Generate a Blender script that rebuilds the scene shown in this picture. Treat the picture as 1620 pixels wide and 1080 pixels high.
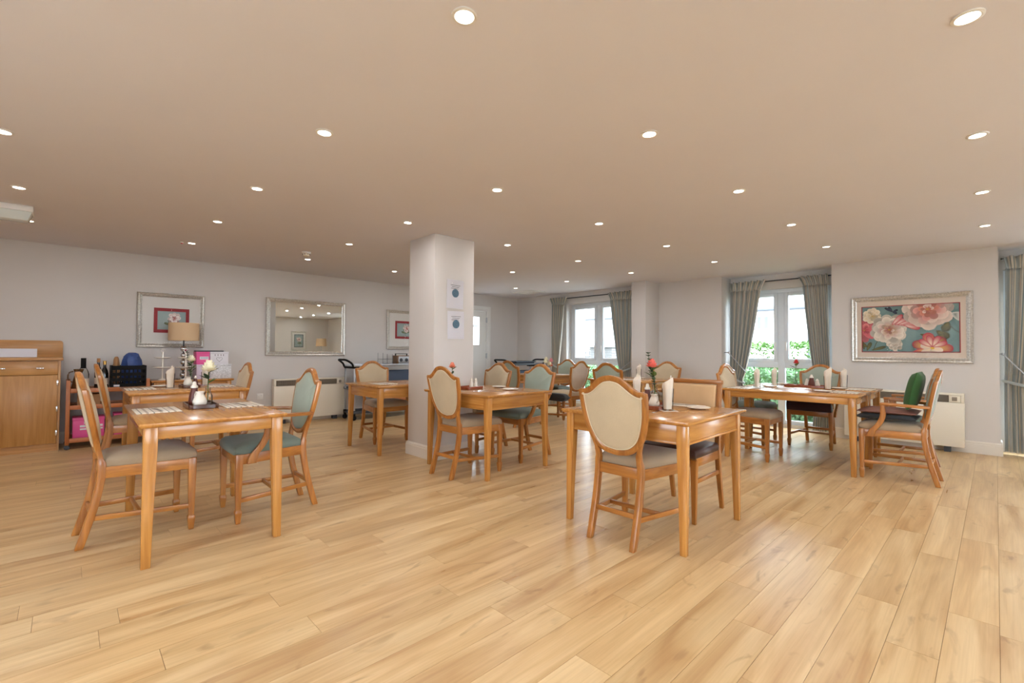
import bpy, bmesh, math, random
from mathutils import Vector, Matrix
R = math.radians
sin, cos, pi = math.sin, math.cos, math.pi
random.seed(7)
for o in list(bpy.data.objects):
    bpy.data.objects.remove(o, do_unlink=True)
scene = bpy.context.scene
COL = scene.collection

# ------------------------------------------------------------------ camera, sky, exposure
cd = bpy.data.cameras.new('camera')
cd.lens = 16.3324
cd.sensor_width = 36
cd.clip_start = 0.05
cam = bpy.data.objects.new('camera', cd)
COL.objects.link(cam)
_f = Vector((0.692533, 0.721078, 0.021107)); _r = Vector((0.721114, -0.692779, 0.007215)); _u = Vector((-0.019825, -0.010224, 0.999751))
cam.matrix_world = Matrix(((_r.x, _u.x, -_f.x, 0), (_r.y, _u.y, -_f.y, 0), (_r.z, _u.z, -_f.z, 1.1542), (0, 0, 0, 1)))
scene.camera = cam

SKY_STRENGTH = 16.0
LAMP_WATTS = 2.9
LAMP_COLOR = (0.98, 0.96, 0.96)
wd = bpy.data.worlds.new('overcast_sky'); scene.world = wd; wd.use_nodes = True
bg = wd.node_tree.nodes['Background']
bg.inputs[0].default_value = (0.76, 0.89, 1.0, 1)
bg.inputs[1].default_value = SKY_STRENGTH
scene.view_settings.view_transform = 'Standard'
scene.view_settings.look = 'None'
scene.view_settings.exposure = 0.08
scene.view_settings.gamma = 1
scene.view_settings.use_curve_mapping = False
try:
    scene.cycles.max_bounces = 10
    scene.cycles.diffuse_bounces = 6
    scene.cycles.glossy_bounces = 4
    scene.cycles.transparent_max_bounces = 16
    scene.cycles.caustics_reflective = False
    scene.cycles.caustics_refractive = False
    scene.cycles.sample_clamp_indirect = 6
except Exception:
    pass

H = 2.4          # ceiling height
YL = 7.833       # mirror wall
XW = 7.70        # window wall
XR = 8.09        # back of the window recesses
XB, YB = -2.4, -3.2   # walls behind the camera
HT = 0.761       # table top

# ------------------------------------------------------------------ materials
def new_mat(name):
    m = bpy.data.materials.new(name); m.use_nodes = True
    nt = m.node_tree
    return m, nt, nt.nodes['Principled BSDF']
def lin(c):
    return tuple(((x / 255) / 12.92 if x / 255 <= 0.04045 else ((x / 255 + 0.055) / 1.055) ** 2.4) for x in c) + (1,)
def node(nt, t, **kw):
    n = nt.nodes.new(t)
    for k, v in kw.items():
        setattr(n, k, v)
    return n
def plain(name, c, rough=0.5, metal=0, spec=0.5, noise=0.0, nscale=30, bump=0.0, coat=0, sheen=0, emit=None, es=1):
    m, nt, b = new_mat(name)
    col = lin(c)
    b.inputs['Base Color'].default_value = col
    b.inputs['Roughness'].default_value = rough
    b.inputs['Metallic'].default_value = metal
    b.inputs['Specular IOR Level'].default_value = spec
    b.inputs['Coat Weight'].default_value = coat
    b.inputs['Sheen Weight'].default_value = sheen
    if emit:
        b.inputs['Emission Color'].default_value = lin(emit)
        b.inputs['Emission Strength'].default_value = es
    if noise or bump:
        tc = node(nt, 'ShaderNodeTexCoord'); nz = node(nt, 'ShaderNodeTexNoise')
        nz.inputs['Scale'].default_value = nscale; nz.inputs['Detail'].default_value = 4
        nt.links.new(tc.outputs['Object'], nz.inputs['Vector'])
        if noise:
            rp = node(nt, 'ShaderNodeValToRGB')
            rp.color_ramp.elements[0].position = 0.3; rp.color_ramp.elements[1].position = 0.7
            rp.color_ramp.elements[0].color = tuple(x * (1 - noise) for x in col[:3]) + (1,)
            rp.color_ramp.elements[1].color = tuple(min(1, x * (1 + noise)) for x in col[:3]) + (1,)
            nt.links.new(nz.outputs['Fac'], rp.inputs['Fac']); nt.links.new(rp.outputs['Color'], b.inputs['Base Color'])
        if bump:
            bp = node(nt, 'ShaderNodeBump'); bp.inputs['Strength'].default_value = bump; bp.inputs['Distance'].default_value = 0.01
            nt.links.new(nz.outputs['Fac'], bp.inputs['Height']); nt.links.new(bp.outputs['Normal'], b.inputs['Normal'])
    return m
def wood(name, c1, c2, axis='z', rough=0.32, scale=1.0, coat=0.25):
    m, nt, b = new_mat(name)
    tc = node(nt, 'ShaderNodeTexCoord'); oi = node(nt, 'ShaderNodeObjectInfo')
    mp = node(nt, 'ShaderNodeMapping')
    s = {'x': (2.2, 34, 34), 'y': (34, 2.2, 34), 'z': (34, 34, 2.2)}[axis]
    mp.inputs['Scale'].default_value = tuple(q * scale for q in s)
    ad = node(nt, 'ShaderNodeVectorMath', operation='ADD')
    sc = node(nt, 'ShaderNodeVectorMath', operation='SCALE'); sc.inputs[3].default_value = 17.0
    cb = node(nt, 'ShaderNodeCombineXYZ')
    for i in range(3):
        nt.links.new(oi.outputs['Random'], cb.inputs[i])
    nt.links.new(cb.outputs[0], sc.inputs[0])
    nt.links.new(tc.outputs['Object'], ad.inputs[0]); nt.links.new(sc.outputs[0], ad.inputs[1])
    nt.links.new(ad.outputs[0], mp.inputs['Vector'])
    nz = node(nt, 'ShaderNodeTexNoise'); nz.inputs['Scale'].default_value = 1.0; nz.inputs['Detail'].default_value = 5; nz.inputs['Distortion'].default_value = 0.6
    nt.links.new(mp.outputs[0], nz.inputs['Vector'])
    rp = node(nt, 'ShaderNodeValToRGB')
    rp.color_ramp.elements[0].position = 0.28; rp.color_ramp.elements[1].position = 0.68
    rp.color_ramp.elements[0].color = lin(c1); rp.color_ramp.elements[1].color = lin(c2)
    nt.links.new(nz.outputs['Fac'], rp.inputs['Fac'])
    hv = node(nt, 'ShaderNodeHueSaturation')
    mr = node(nt, 'ShaderNodeMapRange'); mr.inputs['To Min'].default_value = 0.9; mr.inputs['To Max'].default_value = 1.1
    nt.links.new(oi.outputs['Random'], mr.inputs['Value']); nt.links.new(mr.outputs[0], hv.inputs['Value'])
    nt.links.new(rp.outputs['Color'], hv.inputs['Color']); nt.links.new(hv.outputs[0], b.inputs['Base Color'])
    b.inputs['Roughness'].default_value = rough
    b.inputs['Coat Weight'].default_value = coat; b.inputs['Coat Roughness'].default_value = 0.15
    return m
def glass(name, tint=(1, 1, 1), refl=0.08, rough=0.0):
    m = bpy.data.materials.new(name); m.use_nodes = True; nt = m.node_tree; nt.nodes.clear()
    out = node(nt, 'ShaderNodeOutputMaterial'); mx = node(nt, 'ShaderNodeMixShader')
    tr = node(nt, 'ShaderNodeBsdfTransparent'); tr.inputs[0].default_value = tuple(tint) + (1,)
    gl = node(nt, 'ShaderNodeBsdfGlossy'); gl.inputs['Roughness'].default_value = rough
    lw = node(nt, 'ShaderNodeLayerWeight'); lw.inputs[0].default_value = refl
    nt.links.new(lw.outputs['Fresnel'], mx.inputs[0]); nt.links.new(tr.outputs[0], mx.inputs[1]); nt.links.new(gl.outputs[0], mx.inputs[2])
    nt.links.new(mx.outputs[0], out.inputs[0])
    return m
def fabric(name, c, c2=None, scale=420, rough=0.9, mottle=0.06):
    m, nt, b = new_mat(name)
    tc = node(nt, 'ShaderNodeTexCoord')
    n1 = node(nt, 'ShaderNodeTexNoise'); n1.inputs['Scale'].default_value = scale; n1.inputs['Detail'].default_value = 2
    n2 = node(nt, 'ShaderNodeTexNoise'); n2.inputs['Scale'].default_value = 6
    nt.links.new(tc.outputs['Object'], n1.inputs['Vector']); nt.links.new(tc.outputs['Object'], n2.inputs['Vector'])
    a = lin(c); bb = lin(c2) if c2 else tuple(x * 0.8 for x in a[:3]) + (1,)
    rp = node(nt, 'ShaderNodeMix', data_type='RGBA'); rp.inputs[6].default_value = bb; rp.inputs[7].default_value = a
    nt.links.new(n1.outputs['Fac'], rp.inputs[0])
    hv = node(nt, 'ShaderNodeHueSaturation'); mr = node(nt, 'ShaderNodeMapRange')
    mr.inputs['To Min'].default_value = 1 - mottle * 2; mr.inputs['To Max'].default_value = 1 + mottle * 2
    nt.links.new(n2.outputs['Fac'], mr.inputs['Value']); nt.links.new(mr.outputs[0], hv.inputs['Value'])
    nt.links.new(rp.outputs[2], hv.inputs['Color']); nt.links.new(hv.outputs[0], b.inputs['Base Color'])
    b.inputs['Roughness'].default_value = rough; b.inputs['Sheen Weight'].default_value = 0.15
    bp = node(nt, 'ShaderNodeBump'); bp.inputs['Strength'].default_value = 0.15; bp.inputs['Distance'].default_value = 0.002
    nt.links.new(n1.outputs['Fac'], bp.inputs['Height']); nt.links.new(bp.outputs['Normal'], b.inputs['Normal'])
    return m
def plank_mat(name, island):
    m, nt, b = new_mat(name)
    if island:
        rnd = node(nt, 'ShaderNodeNewGeometry').outputs['Random Per Island']
    else:
        rnd = node(nt, 'ShaderNodeObjectInfo').outputs['Random']
    geo = node(nt, 'ShaderNodeNewGeometry')
    cb = node(nt, 'ShaderNodeCombineXYZ'); sc = node(nt, 'ShaderNodeVectorMath', operation='SCALE'); sc.inputs[3].default_value = 57.0
    for i in range(3):
        nt.links.new(rnd, cb.inputs[i])
    nt.links.new(cb.outputs[0], sc.inputs[0])
    ad = node(nt, 'ShaderNodeVectorMath', operation='ADD')
    nt.links.new(geo.outputs['Position'], ad.inputs[0]); nt.links.new(sc.outputs[0], ad.inputs[1])
    def noise(scale, sx, sy, det, dist):
        mp = node(nt, 'ShaderNodeMapping'); mp.inputs['Scale'].default_value = (sx, sy, 1)
        nt.links.new(ad.outputs[0], mp.inputs['Vector'])
        n = node(nt, 'ShaderNodeTexNoise'); n.inputs['Scale'].default_value = scale; n.inputs['Detail'].default_value = det; n.inputs['Distortion'].default_value = dist
        nt.links.new(mp.outputs[0], n.inputs['Vector']); return n.outputs['Fac']
    broad = noise(1, 1.0, 8.5, 4, 0.7)
    fine = noise(1, 2.2, 95, 4, 0.4)
    knot = noise(1, 2.6, 8, 3, 1.6)
    rp = node(nt, 'ShaderNodeValToRGB'); e = rp.color_ramp.elements
    e[0].position = 0.30; e[0].color = lin((184, 145, 98)); e[1].position = 0.72; e[1].color = lin((224, 196, 150))
    e2 = e.new(0.5); e2.color = lin((207, 174, 126))
    nt.links.new(broad, rp.inputs['Fac'])
    mx = node(nt, 'ShaderNodeMix', data_type='RGBA', blend_type='MULTIPLY'); mx.inputs[0].default_value = 0.35
    r2 = node(nt, 'ShaderNodeValToRGB'); r2.color_ramp.elements[0].position = 0.25; r2.color_ramp.elements[1].position = 0.6
    r2.color_ramp.elements[0].color = (0.66, 0.60, 0.54, 1); r2.color_ramp.elements[1].color = (1, 1, 1, 1)
    nt.links.new(fine, r2.inputs['Fac']); nt.links.new(rp.outputs[0], mx.inputs[6]); nt.links.new(r2.outputs[0], mx.inputs[7])
    m2 = node(nt, 'ShaderNodeMix', data_type='RGBA', blend_type='MULTIPLY'); m2.inputs[0].default_value = 0.45
    r3 = node(nt, 'ShaderNodeValToRGB'); r3.color_ramp.elements[0].position = 0.27; r3.color_ramp.elements[1].position = 0.38
    r3.color_ramp.elements[0].color = (0.42, 0.33, 0.28, 1); r3.color_ramp.elements[1].color = (1, 1, 1, 1)
    nt.links.new(knot, r3.inputs['Fac']); nt.links.new(mx.outputs[2], m2.inputs[6]); nt.links.new(r3.outputs[0], m2.inputs[7])
    hv = node(nt, 'ShaderNodeHueSaturation'); mr = node(nt, 'ShaderNodeMapRange'); mr.inputs['To Min'].default_value = 0.94; mr.inputs['To Max'].default_value = 1.06
    nt.links.new(rnd, mr.inputs['Value']); nt.links.new(mr.outputs[0], hv.inputs['Value'])
    nt.links.new(m2.outputs[2], hv.inputs['Color']); nt.links.new(hv.outputs[0], b.inputs['Base Color'])
    rr = node(nt, 'ShaderNodeMapRange'); rr.inputs['To Min'].default_value = 0.24; rr.inputs['To Max'].default_value = 0.36
    nt.links.new(broad, rr.inputs['Value']); nt.links.new(rr.outputs[0], b.inputs['Roughness'])
    b.inputs['Specular IOR Level'].default_value = 0.5
    bp = node(nt, 'ShaderNodeBump'); bp.inputs['Strength'].default_value = 0.06; bp.inputs['Distance'].default_value = 0.002
    nt.links.new(fine, bp.inputs['Height']); nt.links.new(bp.outputs['Normal'], b.inputs['Normal'])
    return m
def curtain_mat():
    m, nt, b = new_mat('curtain_stripe')
    uv = node(nt, 'ShaderNodeUVMap'); sp = node(nt, 'ShaderNodeSeparateXYZ'); nt.links.new(uv.outputs[0], sp.inputs[0])
    mu = node(nt, 'ShaderNodeMath', operation='MULTIPLY'); mu.inputs[1].default_value = 6.0
    fr = node(nt, 'ShaderNodeMath', operation='FRACT')
    nt.links.new(sp.outputs[0], mu.inputs[0]); nt.links.new(mu.outputs[0], fr.inputs[0])
    rp = node(nt, 'ShaderNodeValToRGB'); rp.color_ramp.interpolation = 'CONSTANT'
    e = rp.color_ramp.elements
    e[0].position = 0; e[0].color = lin((158, 166, 166)); e[1].position = 0.30; e[1].color = lin((208, 200, 184))
    for p, c in ((0.46, (104, 118, 122)), (0.54, (200, 194, 182)), (0.76, (126, 140, 144)), (0.88, (206, 196, 178))):
        q = e.new(p); q.color = lin(c)
    nt.links.new(fr.outputs[0], rp.inputs['Fac']); nt.links.new(rp.outputs[0], b.inputs['Base Color'])
    b.inputs['Roughness'].default_value = 0.6; b.inputs['Sheen Weight'].default_value = 0.3
    return m
def attr_mat(name, rough=0.6, coat=0.0):
    m, nt, b = new_mat(name)
    a = node(nt, 'ShaderNodeAttribute', attribute_name='Col')
    nt.links.new(a.outputs['Color'], b.inputs['Base Color']); b.inputs['Roughness'].default_value = rough
    b.inputs['Coat Weight'].default_value = coat
    return m
def brick_like(name, c, mortar, sx=3, sy=10):
    m, nt, b = new_mat(name)
    tc = node(nt, 'ShaderNodeTexCoord'); br = node(nt, 'ShaderNodeTexBrick')
    br.inputs['Color1'].default_value = lin(c); br.inputs['Color2'].default_value = lin(tuple(x * 0.85 for x in c)); br.inputs['Mortar'].default_value = lin(mortar)
    br.inputs['Scale'].default_value = 5
    nt.links.new(tc.outputs['Object'], br.inputs['Vector']); nt.links.new(br.outputs[0], b.inputs['Base Color']); b.inputs['Roughness'].default_value = 0.9
    return m
def placemat_mat():
    m, nt, b = new_mat('placemat_stripes')
    tc = node(nt, 'ShaderNodeTexCoord'); sp = node(nt, 'ShaderNodeSeparateXYZ'); nt.links.new(tc.outputs['Generated'], sp.inputs[0])
    rp = node(nt, 'ShaderNodeValToRGB'); rp.color_ramp.interpolation = 'CONSTANT'; e = rp.color_ramp.elements
    cols = [(214, 206, 190), (120, 112, 104), (222, 214, 200), (168, 152, 138), (226, 220, 208), (110, 104, 98), (216, 206, 192), (178, 164, 148), (228, 222, 210), (128, 120, 112), (218, 210, 196), (160, 148, 136), (226, 220, 206)]
    ps = [0, .08, .11, .2, .26, .36, .39, .5, .57, .68, .71, .82, .87]
    e[0].color = lin(cols[0]); e[1].position = ps[1]; e[1].color = lin(cols[1])
    for p, c in zip(ps[2:], cols[2:]):
        q = e.new(p); q.color = lin(c)
    nt.links.new(sp.outputs[0], rp.inputs['Fac']); nt.links.new(rp.outputs[0], b.inputs['Base Color']); b.inputs['Roughness'].default_value = 0.4
    return m

M = {}
M['wall'] = plain('wall_paint', (208, 204, 201), 0.85, noise=0.012, nscale=3, bump=0.02)
M['ceiling'] = plain('ceiling_paint', (220, 219, 226), 0.9, noise=0.01, nscale=2)
M['skirt'] = plain('skirting_gloss', (222, 216, 206), 0.4)
M['white'] = plain('white_gloss', (226, 226, 224), 0.35)
M['upvc'] = plain('window_white', (214, 222, 230), 0.3)
M['glass'] = glass('clear_glass', (1, 1, 1), 0.05)
M['tglass'] = glass('tumbler_glass', (0.985, 0.99, 0.99), 0.10)
M['vglass'] = glass('vase_glass', (0.96, 0.98, 0.98), 0.15)
M['fglass'] = glass('picture_glass', (1, 1, 1), 0.07)
M['plank'] = plank_mat('oak_plank', False)
M['plank_far'] = plank_mat('oak_plank_far', True)
M['joint'] = plain('floor_joint', (136, 104, 74), 0.8)
for ax in 'xyz':
    M['ch_' + ax] = wood('chair_beech_' + ax, (142, 86, 34), (184, 122, 56), ax, 0.3)
    M['tb_' + ax] = wood('table_oak_' + ax, (164, 106, 46), (200, 144, 74), ax, 0.25, coat=0.3)
    M['sb_' + ax] = wood('sideboard_oak_' + ax, (170, 118, 60), (196, 144, 80), ax, 0.4, coat=0.1)
    M['tr_' + ax] = wood('trolley_wood_' + ax, (150, 84, 38), (186, 112, 58), ax, 0.4, coat=0.1)
M['cream'] = fabric('cream_upholstery', (204, 188, 160), (182, 164, 134))
M['piping'] = fabric('cream_piping', (228, 214, 186))
M['beige_seat'] = fabric('beige_seat', (168, 148, 122), (146, 126, 102))
M['green'] = fabric('sage_upholstery', (164, 172, 156), (138, 150, 138))
M['green_seat'] = fabric('sage_seat', (122, 136, 126), (98, 112, 106))
M['pinkgrey'] = fabric('dusky_cream_upholstery', (200, 184, 166), (176, 160, 144))
M['brown_leather'] = plain('brown_leather', (70, 46, 40), 0.35, bump=0.1, nscale=120)
M['plum'] = fabric('plum_cushion', (58, 34, 44), (40, 24, 32))
M['brown_cushion'] = plain('brown_cushion', (122, 80, 68), 0.45, bump=0.05, nscale=60)
M['dark_green'] = fabric('dark_green_cushion', (44, 92, 36), (32, 72, 28))
M['black_fabric'] = fabric('black_cushion', (26, 26, 26))
M['tan_back'] = fabric('tan_upholstery', (216, 182, 140), (198, 164, 122))
M['silver'] = plain('antique_silver', (206, 203, 196), 0.32, metal=0.6, noise=0.22, nscale=60)
M['chrome'] = plain('chrome', (206, 206, 206), 0.15, metal=1)
M['alu'] = plain('aluminium', (186, 190, 196), 0.35, metal=0.9)
M['black'] = plain('black_plastic', (14, 14, 16), 0.7, spec=0.2)
M['darkgrey'] = plain('dark_grey', (58, 62, 68), 0.5)
M['mirror'] = plain('mirror_silver', (226, 232, 232), 0.01, metal=1)
M['mat_white'] = plain('mount_board', (222, 220, 216), 0.8)
M['mat_cream'] = plain('mount_board_cream', (216, 200, 184), 0.8)
M['red_mount'] = plain('red_mount', (150, 44, 50), 0.7)
M['print'] = attr_mat('flat_print')
M['curtain'] = curtain_mat()
M['heater'] = plain('heater_enamel', (232, 226, 210), 0.4)
M['grille'] = plain('grille_grey', (140, 130, 116), 0.5)
M['porcelain'] = plain('porcelain', (232, 226, 214), 0.2, coat=0.5)
M['linen'] = fabric('white_linen', (232, 222, 208), (220, 208, 190), scale=600)
M['dark_tray'] = wood('dark_tray_wood', (58, 32, 22), (92, 54, 38), 'x', 0.25)
M['red_tray'] = wood('red_tray_wood', (112, 52, 34), (146, 76, 50), 'x', 0.25)
M['brown_sauce'] = plain('brown_sugar', (92, 40, 28), 0.4)
M['leaf'] = plain('leaf_green', (84, 112, 52), 0.5, noise=0.2, nscale=40)
M['leaf_dark'] = plain('leaf_dark', (52, 74, 50), 0.5, noise=0.2, nscale=40)
M['stem'] = plain('stem_green', (70, 92, 48), 0.6)
M['petal_white'] = plain('petal_white', (240, 236, 208), 0.6, noise=0.06, nscale=80)
M['petal_coral'] = plain('petal_coral', (232, 110, 96), 0.6, noise=0.12, nscale=60)
M['petal_peach'] = plain('petal_peach', (238, 140, 110), 0.6, noise=0.12, nscale=60)
M['petal_red'] = plain('petal_red', (208, 60, 58), 0.6, noise=0.12, nscale=60)
M['petal_pink'] = plain('petal_pink', (236, 160, 170), 0.6, noise=0.12, nscale=60)
M['shade'] = plain('lamp_shade_fabric', (206, 176, 140), 0.8)
M['pink'] = plain('pink_card', (226, 84, 150), 0.45)
M['lilac'] = plain('lilac_card', (214, 200, 220), 0.5)
M['white_card'] = plain('white_card', (224, 222, 228), 0.5)
M['pat_card'] = plain('patterned_card', (206, 208, 212), 0.5, noise=0.25, nscale=70)
M['blue_bag'] = plain('blue_bag', (44, 70, 128), 0.5, noise=0.25, nscale=12)
M['brown_paper'] = plain('brown_paper', (168, 124, 84), 0.8)
M['brown_glass'] = plain('brown_stoneware', (112, 78, 48), 0.25)
M['dark_glass'] = plain('dark_bottle_glass', (26, 28, 30), 0.1, coat=0.5)
M['gold'] = plain('gold_cap', (190, 150, 80), 0.3, metal=0.8)
M['cork'] = plain('cork', (176, 128, 84), 0.8)
M['steel'] = plain('cutlery_steel', (186, 184, 180), 0.2, metal=1)
M['paper'] = plain('paper', (226, 226, 234), 0.7)
M['blue_grey'] = plain('blue_grey_print', (96, 128, 150), 0.7, noise=0.25, nscale=90)
M['ink'] = plain('ink', (70, 66, 72), 0.7)
M['tub_blue'] = plain('tub_blue_grey', (58, 74, 98), 0.5)
M['render'] = plain('white_render', (226, 222, 216), 0.9, noise=0.03, nscale=4)
M['roof'] = plain('slate_roof', (150, 150, 152), 0.8, noise=0.12, nscale=6)
M['hedge'] = plain('hedge_leaf', (80, 114, 50), 0.6, noise=0.35, nscale=5)
M['hedge_core'] = plain('hedge_core', (92, 116, 76), 0.9)
M['shrub'] = plain('shrub_leaf', (118, 150, 108), 0.6, noise=0.3, nscale=6)
M['stone'] = brick_like('grey_brick', (92, 90, 88), (116, 114, 112))
M['stone_cap'] = plain('stone_cap', (104, 104, 104), 0.8)
M['iron'] = plain('black_iron', (40, 46, 50), 0.5)
M['paving'] = plain('paving', (186, 182, 176), 0.9, noise=0.08, nscale=3)
M['lens'] = plain('light_lens', (204, 214, 214), 0.2, coat=0.4)
M['red_dot'] = plain('red_plastic', (176, 40, 36), 0.4)
M['placemat'] = placemat_mat()
M['lamp_glow'] = plain('lamp_glow', (255, 250, 240), 0.5, emit=(255, 244, 226), es=14)
M['dark_window'] = plain('dark_window', (70, 84, 96), 0.15)

# ------------------------------------------------------------------ mesh helpers
class MB:
    def __init__(s):
        s.v = []; s.f = []; s.c = []; s.uv = []
    def pt(s, p, c=None):
        s.v.append(tuple(p)); s.c.append(c); return len(s.v) - 1
    def box(s, x0, x1, y0, y1, z0, z1):
        n = len(s.v)
        for z in (z0, z1):
            for (x, y) in ((x0, y0), (x1, y0), (x1, y1), (x0, y1)):
                s.pt((x, y, z))
        for q in ((0, 3, 2, 1), (4, 5, 6, 7), (0, 1, 5, 4), (1, 2, 6, 5), (2, 3, 7, 6), (3, 0, 4, 7)):
            s.f.append(tuple(n + i for i in q))
        return s
    def loft(s, rings, cap=True, closed=False):
        n0 = len(s.v); k = len(rings[0])
        for r in rings:
            for p in r:
                s.pt(p)
        m = len(rings)
        for i in range(m if closed else m - 1):
            a = n0 + i * k; b = n0 + ((i + 1) % m) * k
            for j in range(k):
                s.f.append((a + j, a + (j + 1) % k, b + (j + 1) % k, b + j))
        if cap and not closed:
            s.f.append(tuple(n0 + j for j in reversed(range(k))))
            s.f.append(tuple(n0 + (m - 1) * k + j for j in range(k)))
        return s
    def bar(s, stations):
        """stations: (x, y, z, sx, sy) horizontal rectangles lofted"""
        return s.loft([[(x - a / 2, y - b / 2, z), (x + a / 2, y - b / 2, z), (x + a / 2, y + b / 2, z), (x - a / 2, y + b / 2, z)] for x, y, z, a, b in stations])
    def tube(s, path, r, n=8, cap=True, closed=False, flat=1.0):
        P = [Vector(p) for p in path]; rings = []
        for i, p in enumerate(P):
            if closed:
                t = P[(i + 1) % len(P)] - P[i - 1]
            else:
                t = P[min(i + 1, len(P) - 1)] - P[max(i - 1, 0)]
            t.normalize()
            up = Vector((0, 0, 1)) if abs(t.z) < 0.9 else Vector((1, 0, 0))
            a = t.cross(up).normalized(); b = a.cross(t).normalized()
            rr = r[i] if isinstance(r, (list, tuple)) else r
            rings.append([p + a * rr * cos(2 * pi * j / n) + b * rr * flat * sin(2 * pi * j / n) for j in range(n)])
        return s.loft(rings, cap, closed)
    def sweep(s, path, prof, normals, closed=True):
        """prof: (n, d) pairs; normals: (n_vec, d_vec) for each path point"""
        rings = []
        for p, (nv, dv) in zip(path, normals):
            p = Vector(p)
            rings.append([p + nv * a + dv * b for a, b in prof])
        return s.loft(rings, True, closed)
    def lathe(s, prof, n=20, c=(0, 0, 0), sx=1, sy=1):
        rings = []
        for r, z in prof:
            r = max(r, 0.0004)
            rings.append([(c[0] + r * sx * cos(2 * pi * j / n), c[1] + r * sy * sin(2 * pi * j / n), c[2] + z) for j in range(n)])
        return s.loft(rings)
    def prism(s, poly, a0, a1, axis='z'):
        def P(u, w, a):
            return {'z': (u, w, a), 'y': (u, a, w), 'x': (a, u, w)}[axis]
        return s.loft([[P(u, w, a0) for u, w in poly], [P(u, w, a1) for u, w in poly]])
    def mesh(s, name, mat, bevel=0.0, smooth=None, seg=2, normals=True):
        me = bpy.data.meshes.new(name)
        me.from_pydata(s.v, [], s.f)
        if s.uv:
            uvl = me.uv_layers.new(name='UVMap')
            for lp in me.loops:
                uvl.data[lp.index].uv = s.uv[lp.vertex_index]
        if any(c is not None for c in s.c):
            at = me.color_attributes.new('Col', 'FLOAT_COLOR', 'POINT')
            for i, c in enumerate(s.c):
                at.data[i].color = c if c else (1, 1, 1, 1)
        if normals or bevel:
            bm = bmesh.new(); bm.from_mesh(me)
            if normals:
                bmesh.ops.recalc_face_normals(bm, faces=bm.faces)
            if bevel:
                ed = [e for e in bm.edges if len(e.link_faces) == 2 and e.calc_face_angle(0) > R(30)]
                bmesh.ops.bevel(bm, geom=ed, offset=bevel, segments=seg, affect='EDGES', profile=0.5, clamp_overlap=True)
            bm.to_mesh(me); bm.free()
        if smooth is None:
            smooth = 26 if bevel else 0
        if smooth:
            me.polygons.foreach_set('use_smooth', [True] * len(me.polygons))
            me.set_sharp_from_angle(angle=R(smooth))
        if mat:
            me.materials.append(mat)
        me.update()
        return me
    def build(s, name, mat, parent=None, bevel=0.0, smooth=None, seg=2, normals=True):
        return link(name, s.mesh(name, mat, bevel, smooth, seg, normals), parent)
def link(name, me, parent=None):
    o = bpy.data.objects.new(name, me); COL.objects.link(o); o.parent = parent
    return o
def tag(o, label=None, cat=None, group=None, kind=None):
    if label: o['label'] = label
    if cat: o['category'] = cat
    if group: o['group'] = group
    if kind: o['kind'] = kind
    return o
def empty(name, loc=(0, 0, 0), rz=0, label=None, cat=None, group=None, kind=None):
    o = bpy.data.objects.new(name, None); COL.objects.link(o)
    o.empty_display_size = 0.1; o.location = loc; o.rotation_euler = (0, 0, R(rz))
    return tag(o, label, cat, group, kind)
CACHE = {}
def part(name, parent, key, mat, fn, bevel=0.0, smooth=None, seg=2, loc=None, rz=None):
    k = (key, mat.name)
    if k not in CACHE:
        b = MB(); fn(b); CACHE[k] = b.mesh(name, mat, bevel, smooth, seg)
    o = link(name, CACHE[k], parent)
    if loc: o.location = loc
    if rz is not None: o.rotation_euler = (0, 0, R(rz))
    return o
def bx(*a):
    return MB().box(*a)
def struct(o):
    o['kind'] = 'structure'; return o

# ------------------------------------------------------------------ the room shell
# floor: base slab with laid oak planks
floor = struct(bx(XB - 0.2, 8.35, YB - 0.2, YL + 0.2, -0.12, -0.004).build('floor', M['joint']))
PW, PL = 0.16, 1.22
pl = []
row = 0
y = YB
rnd = random.Random(3)
while y < YL - 0.01:
    off = rnd.random() * PL
    x = XB - off
    while x < XR - 0.02:
        x0, x1 = max(x, XB), min(x + PL, XR)
        y1 = min(y + PW, YL)
        if x1 - x0 > 0.05:
            pl.append((x0, x1, y, y1))
        x += PL
    y += PW
def seen_size(p):
    cx, cy = (p[0] + p[1]) / 2, (p[2] + p[3]) / 2
    best = 0
    for ux in (p[0] + 0.05, cx, p[1] - 0.05):
        fw = _f.x * ux + _f.y * cy; rt = _r.x * ux + _r.y * cy
        if fw > 1.3 and abs(rt / fw) < 1.13:
            best = max(best, (p[1] - p[0]) * (p[3] - p[2]) / fw ** 3)
    return best
pl.sort(key=seen_size, reverse=True)
G = 0.0007
def plank_fn(b, w, d):
    b.box(-w / 2 + G, w / 2 - G, -d / 2 + G, d / 2 - G, -0.004, 0)
near, far = pl[:300], pl[300:]
for (x0, x1, y0, y1) in near:
    w, d = round(x1 - x0, 4), round(y1 - y0, 4)
    part('plank', floor, ('plank', w, d), M['plank'], lambda b: plank_fn(b, w, d), loc=((x0 + x1) / 2, (y0 + y1) / 2, 0))
fb = MB()
for (x0, x1, y0, y1) in far:
    t = MB(); plank_fn(t, x1 - x0, y1 - y0); n = len(fb.v)
    for q in t.v:
        fb.pt((q[0] + (x0 + x1) / 2, q[1] + (y0 + y1) / 2, q[2]))
    fb.f += [tuple(n + i for i in f) for f in t.f]
tag(fb.build('far_planks', M['plank_far'], floor), kind='stuff')

struct(bx(XB - 0.2, 8.35, YB - 0.2, YL + 0.2, H, H + 0.15).build('ceiling', M['ceiling']))
# mirror wall with the glazed door near the corner
DX0, DX1, DZ = 5.86, 6.78, 2.08
w = MB(); w.box(XB - 0.2, DX0, YL, YL + 0.2, 0, H); w.box(DX1, 8.35, YL, YL + 0.2, 0, H); w.box(DX0, DX1, YL, YL + 0.2, DZ, H)
struct(w.build('wall_left', M['wall']))
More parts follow.
